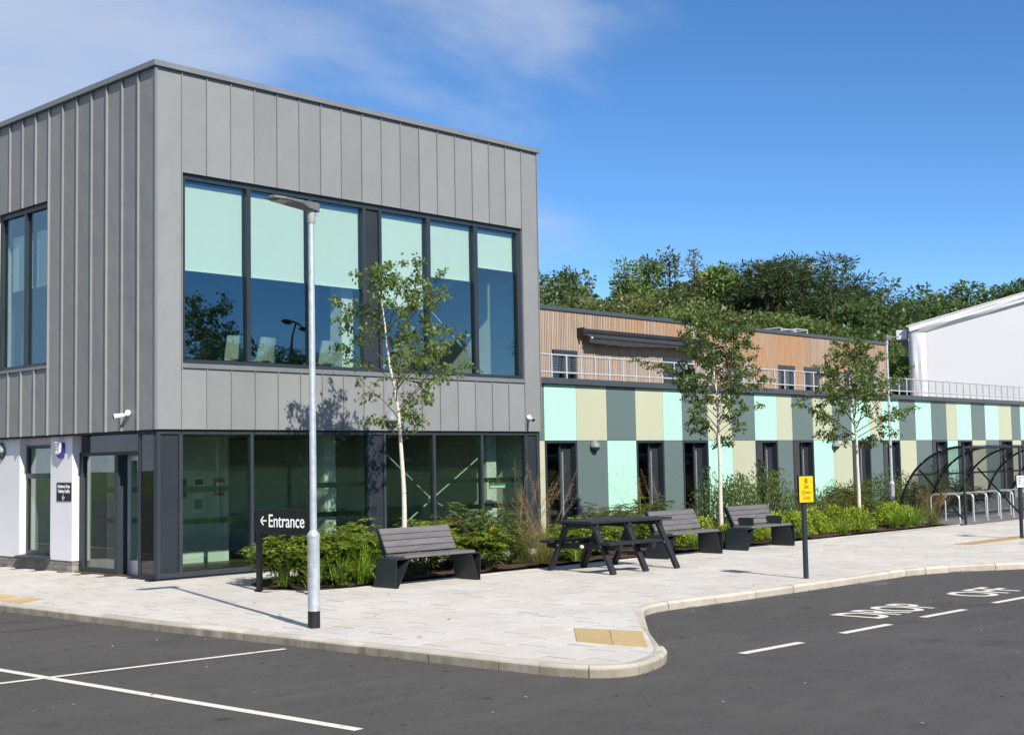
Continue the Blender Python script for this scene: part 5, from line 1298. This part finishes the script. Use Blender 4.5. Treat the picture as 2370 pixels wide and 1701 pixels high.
def tree_parts(kind, seed):
    """unit trees, about 12 m high"""
    rn = np.random.default_rng(seed); tk = MB(); blobs = []
    if kind == 'broad':
        mat = ['tree_mid','tree_light','tree_deep','tree_blue'][seed % 4]
        tk.tube([(0,0,-.3),(.1,.05,3),(.0,.2,6.5),(.1,.1,10)], [.26,.20,.13,.04], 8)
        for i in range(34):
            ph = rn.uniform(0,6.28); h = rn.uniform(1.6,11.6); w = 3.0*math.sin(min(1,(h-.6)/11.4)**.75*math.pi)**.6+.35; rr = w*rn.uniform(.35,1.0)
            r = rn.uniform(.65,1.35)*(1.1-.45*h/12); c = (math.cos(ph)*rr, math.sin(ph)*rr, h); blobs.append((c, (r*1.1,r*1.1,r*.85)))
            if i % 2 == 0: tk.tube([(.05,.1,h*.62),(c[0]*.6,c[1]*.6,h*.86),c], [.07,.045,.02], 5, False)
        a = crown_leaves(rn, blobs, 140, .27, .15)
    elif kind == 'ash':                                   # tall, airy, upright plumes
        mat = ['tree_light','tree_blue'][seed % 2]
        tk.tube([(0,0,-.3),(.1,0,4),(.0,.1,8),(.1,.0,12)], [.20,.15,.10,.03], 8)
        for i in range(26):
            ph = rn.uniform(0,6.28); h = rn.uniform(2.0,12.4); w = (2.0 if h < 8 else 2.0*(12.8-h)/4.8+.15); rr = w*rn.uniform(.2,1.0); r = rn.uniform(.45,.85)
            c = (math.cos(ph)*rr, math.sin(ph)*rr, h); blobs.append((c, (r,r,r*1.25)))
            if i % 2 == 0: tk.tube([(.05,0,h*.6),(c[0]*.5,c[1]*.5,h*.8),c], [.06,.04,.015], 5, False)
        a = crown_leaves(rn, blobs, 150, .27, .12, 0, .25)
    elif kind == 'pine':                                  # dark layered clumps
        mat = 'tree_dark'; tk.tube([(0,0,-.3),(.2,.1,4),(.1,.3,8),(.2,.2,11.3)], [.30,.24,.16,.05], 8)
        for i in range(30):
            ph = rn.uniform(0,6.28); h = rn.uniform(4.5,11.8); w = 3.4*math.sin(min(1,(h-3.2)/9.2)*math.pi)**.7+.3; rr = w*rn.uniform(.3,1.0); r = rn.uniform(.7,1.3)
            c = (math.cos(ph)*rr, math.sin(ph)*rr, h+.12*rr); blobs.append((c, (r*1.15,r*1.15,r*.45)))
            if i % 2 == 0: tk.tube([(.12,.2,h*.8),c], [.08,.03], 5, False)
        a = crown_leaves(rn, blobs, 210, .32, .07, .3, .3)
    elif kind == 'spire':                                 # ragged conifer
        mat = 'tree_olive'; tk.tube([(0,0,-.3),(0,0,6),(.05,0,12.6)], [.24,.14,.02], 8)
        for i in range(46):
            u = i/45; h = 1.2+11.2*u; w = 2.5*(1-u)**.8+.10; ph = i*2.399+rn.uniform(-.3,.3); rr = w*rn.uniform(.55,1.05); r = .28+.55*(1-u)
            c = (math.cos(ph)*rr, math.sin(ph)*rr, h-.12*rr); blobs.append((c, (r*1.1,r*1.1,r*.5))); tk.tube([(0,0,h),c], [.04,.012], 4, False)
        a = crown_leaves(rn, blobs, 190, .26, .07, .2, .2)
    elif kind == 'spray':                                 # dark leafy tree with long whippy shoots
        mat = 'tree_deep'; tk.tube([(0,0,-.3),(.1,0,4),(.2,.1,8)], [.26,.2,.06], 8)
        for i in range(26):
            ph = rn.uniform(0,6.28); h = rn.uniform(1.0,8.8); w = 3.1*math.sin(min(1,(h+.6)/10.2)*math.pi)**.5+.3; rr = w*rn.uniform(.3,1.0); r = rn.uniform(.8,1.4); blobs.append(((math.cos(ph)*rr, math.sin(ph)*rr, h), (r,r,r*.8)))
        for i in range(10):
            ph = rn.uniform(0,6.28); b = np.array([rn.normal(0,1.2), rn.normal(0,1.2), 8.2]); pts = curve_pts(b, (math.cos(ph)*.5+.35, math.sin(ph)*.5-.35, 1.0), rn.uniform(2.2,4.3), 7, (.5,-.5,-.25), rn, .05); tk.tube(pts, list(np.linspace(.04,.01,8)), 5, False)
            for q in pts[1:]: blobs.append((tuple(q), (.26,.26,.22)))
        a = crown_leaves(rn, blobs, 140, .26, .15)
    else:                                                 # scrub: rounded bush reaching the ground
        mat = ['tree_mid','tree_olive','tree_light','tree_deep'][seed % 4]
        for i in range(16):
            ph = rn.uniform(0,6.28); h = rn.uniform(.5,5.2); rr = rn.uniform(0,2.3)*(1-.12*h); r = rn.uniform(.7,1.3); blobs.append(((math.cos(ph)*rr, math.sin(ph)*rr, h), (r,r,r*.85)))
            tk.tube([(0,0,-.2),(math.cos(ph)*rr*.5, math.sin(ph)*rr*.5, h*.6)], [.06,.03], 5, False)
        a = crown_leaves(rn, blobs, 420, .135, .075)
    return tk.mesh('trunk', 'bark', True), leafmesh('crown', mat, *a[:3], a[3], a[4], .2)
cache = {}
def tree_at(kind, seed, x, y, H, wide, label, group='woodland trees behind the buildings', hm=12.4):
    if (kind, seed) not in cache: cache[(kind, seed)] = tree_parts(kind, seed)
    tk, cr = cache[(kind, seed)]; s = H/hm
    t = thing({'broad':'broadleaf_tree','ash':'ash_tree','pine':'pine_tree','spire':'conifer_tree','spray':'beech_tree','scrub':'woodland_bush'}[kind], label, 'tree' if kind != 'scrub' else 'bush', (x, y, 0), random.uniform(0,6.28) if kind != 'spray' else R(15), group)
    t.scale = (s*wide, s*wide, s); link('trunk', tk, t); link('crown', cr, t); return t
TR = [  # kind, seed, x, y, height, breadth, label; x, y, height from image pixels
 ('broad',3,53.6,39.3,14.97,1.05,'dark leafy treetop right beside the zinc block edge'), ('ash',1,57.4,41.0,14.68,1.0,'thin airy treetop second from the zinc block'), ('broad',8,59.7,41.4,15.55,1.05,'rounded brownish treetop third from the zinc block'),
 ('broad',4,54.6,35.1,13.21,1.05,'mid green treetop in the dip between two taller groups'), ('ash',2,58.6,36.5,15.29,1.0,'tall pale ash with upright plumes, left of the pair'), ('ash',4,62.5,37.9,15.85,1.0,'tall pale ash with upright plumes, right of the pair'),
 ('ash',3,65.2,37.8,16.40,1.0,'sparse bluish treetop left of the pointed conifer'), ('spire',1,62.9,34.1,16.04,1.05,'pointed ragged conifer above the slim birch'), ('broad',5,67.3,34.8,15.94,1.05,'bright green rounded treetop right of the conifer'), ('broad',2,66.5,32.4,15.22,1.05,'dense green treetop left of the black pines'),
 ('pine',1,65.7,29.9,15.57,1.05,'dark pine, left of the pair above the timber roof'), ('pine',2,70.5,29.8,16.67,1.05,'darkest and tallest pine above the timber roof'), ('pine',3,66.2,25.3,14.50,1.05,'dark pine falling away right of the tallest one'),
 ('spray',1,61.9,20.6,13.25,1.05,'dark beech with long whippy shoots above the timber roof end'), ('spray',2,66.4,20.8,12.84,1.05,'dark beech leaning right next to the white hall'), ('broad',6,56.2,18.8,10.86,1.05,'deep green tree in front of the beeches'),
 ('broad',10,55.0,16.6,9.25,1.05,'deep green tree filling the gap beside the white hall'), ('broad',7,76.4,23.0,14.03,1.2,'dark tree showing over the low end of the white roof'), ('spray',3,78.9,22.5,14.56,1.2,'spreading tree over the low third of the white roof'), ('broad',11,78.6,20.6,14.27,1.2,'dark tree over the middle of the white roof'), ('broad',6,82.0,20.4,14.29,1.2,'deep green tree over the white roof near the right edge'), ('broad',14,80.8,18.0,13.78,1.2,'last tree over the white roof at the right edge'),
 ('broad',22,72.3,22.3,12.53,1.2,'tree just left of the white roof slope'), ('broad',18,68.2,21.6,11.09,1.05,'dark tree peeping past the left corner of the white hall'),
]
for a in TR: tree_at(*a)
BK = [(67.8,53.4,16.98),(69.1,51.9,16.64),(70.3,50.6,16.34),(71.4,49.3,15.83),(72.5,47.9,16.78),(73.7,46.4,17.00),(74.8,44.9,17.02),(76.0,43.3,17.11),(77.1,41.7,16.78),(78.0,40.3,16.79),(79.1,38.7,16.36),(80.0,37.3,16.56),(81.0,35.6,16.25),(82.0,33.9,15.40),(82.8,32.4,14.89),(83.6,31.0,14.19)]  # rear trees: spots and heights worked out from image pixels
where = ['behind the leftmost dark treetop','behind the thin airy treetop','behind the brownish treetop','behind the dip in the treetops','behind the left ash','behind the right ash','behind the sparse bluish treetop','behind the pointed conifer','behind the bright green dome','left of the black pines','behind the left pine','between the two pines','behind the tallest pine','behind the falling pine','behind the whippy beech','behind the right-leaning beech']
for i, (x, y, h) in enumerate(BK): tree_at('broad', (2, 3, 6, 4, 8, 7)[i % 6], x, y, h, 1.2, 'rear woodland tree ' + where[i])
SC = [(43.1,30.1,10.97),(45.7,30.8,11.56),(48.3,31.7,11.28),(45.2,27.6,10.95),(47.9,28.3,10.93),(50.6,28.9,11.70),(47.3,25.0,10.55),(49.9,25.7,11.06),(52.6,26.2,10.94),(49.1,22.5,10.70),(51.7,23.0,10.70),(54.4,23.5,10.56),(50.8,19.9,10.34),(53.4,20.3,10.03),(56.1,20.7,10.43),(52.4,17.3,9.30),(55.0,17.7,9.21),(57.8,17.7,8.90),(53.9,14.4,7.95)]  # spots and heights from image pixels, then pushed along the line of sight
tones = ['olive','pale green','deep green','mid green']
for i, (x, y, h) in enumerate(SC):
    tree_at('scrub', i % 8, x, y, h, 1.15, 'bushy %s scrub above the timber roof, %s' % (['mid green','olive','pale green','deep green'][(i % 8) % 4], ['below the leftmost treetop','second from the zinc block','third from the zinc block','below the dip in the treetops','below the left ash','below the right ash','left of the conifer foot','below the pointed conifer','right of the conifer foot','left of the green dome','below the bright dome','below the left pine','between the pines','below the tallest pine','right of the tallest pine','below the whippy beech','at the timber roof end','left of the white hall','touching the white hall'][i]), group='woodland scrub behind the timber storey', hm=6.2)
# trees across the road that the ground-floor glass mirrors
for i, (x, y, k_, sd_, s) in enumerate(((22,-58,'broad',4,.62),(29,-52,'scrub',1,.95),(34,-57,'broad',5,.66),(40,-50,'broad',2,.6),(46,-54,'pine',2,.6),(51,-46,'broad',6,.62),(57,-52,'broad',7,.66),(63,-42,'scrub',3,1.0),(69,-46,'broad',3,.62),(16,-62,'broad',6,.66),(76,-38,'broad',8,.62),(10,-66,'pine',1,.62),(26,-64,'broad',7,.7),(43,-62,'broad',3,.72),(60,-60,'broad',4,.72))):
    if (k_, sd_) not in cache: cache[(k_, sd_)] = tree_parts(k_, sd_)
    t = thing({'broad':'broadleaf_tree','pine':'pine_tree','scrub':'woodland_bush'}[k_], '%s tree beyond the grass bank, seen only as a window reflection' % {'broad':'rounded','pine':'dark pine','scrub':'low bushy'}[k_], 'tree', (x,y,2.6), i*1.3, 'trees mirrored in the windows'); t.scale = (s*1.25,s*1.25,s)
    link('trunk', cache[(k_, sd_)][0], t); link('crown', cache[(k_, sd_)][1], t)

rn_ = np.random.default_rng(77); hb_ = []
for i in range(150):
    x = 2+95*i/150+rn_.uniform(-.5,.5); r = rn_.uniform(1.0,1.9); hb_.append(((x, -62+.30*x+rn_.uniform(-1.2,1.2), 2.0+rn_.uniform(0,3.4)), (r,r,r*.9)))
a = crown_leaves(rn_, hb_, 60, .55, .32)
tag(link('far_hedge', leafmesh('far_hedge', 'tree_deep', *a[:3], a[3], a[4], .2)), 'dense dark hedge across the road, seen only as a reflection in the glass', 'hedge', kind='stuff')
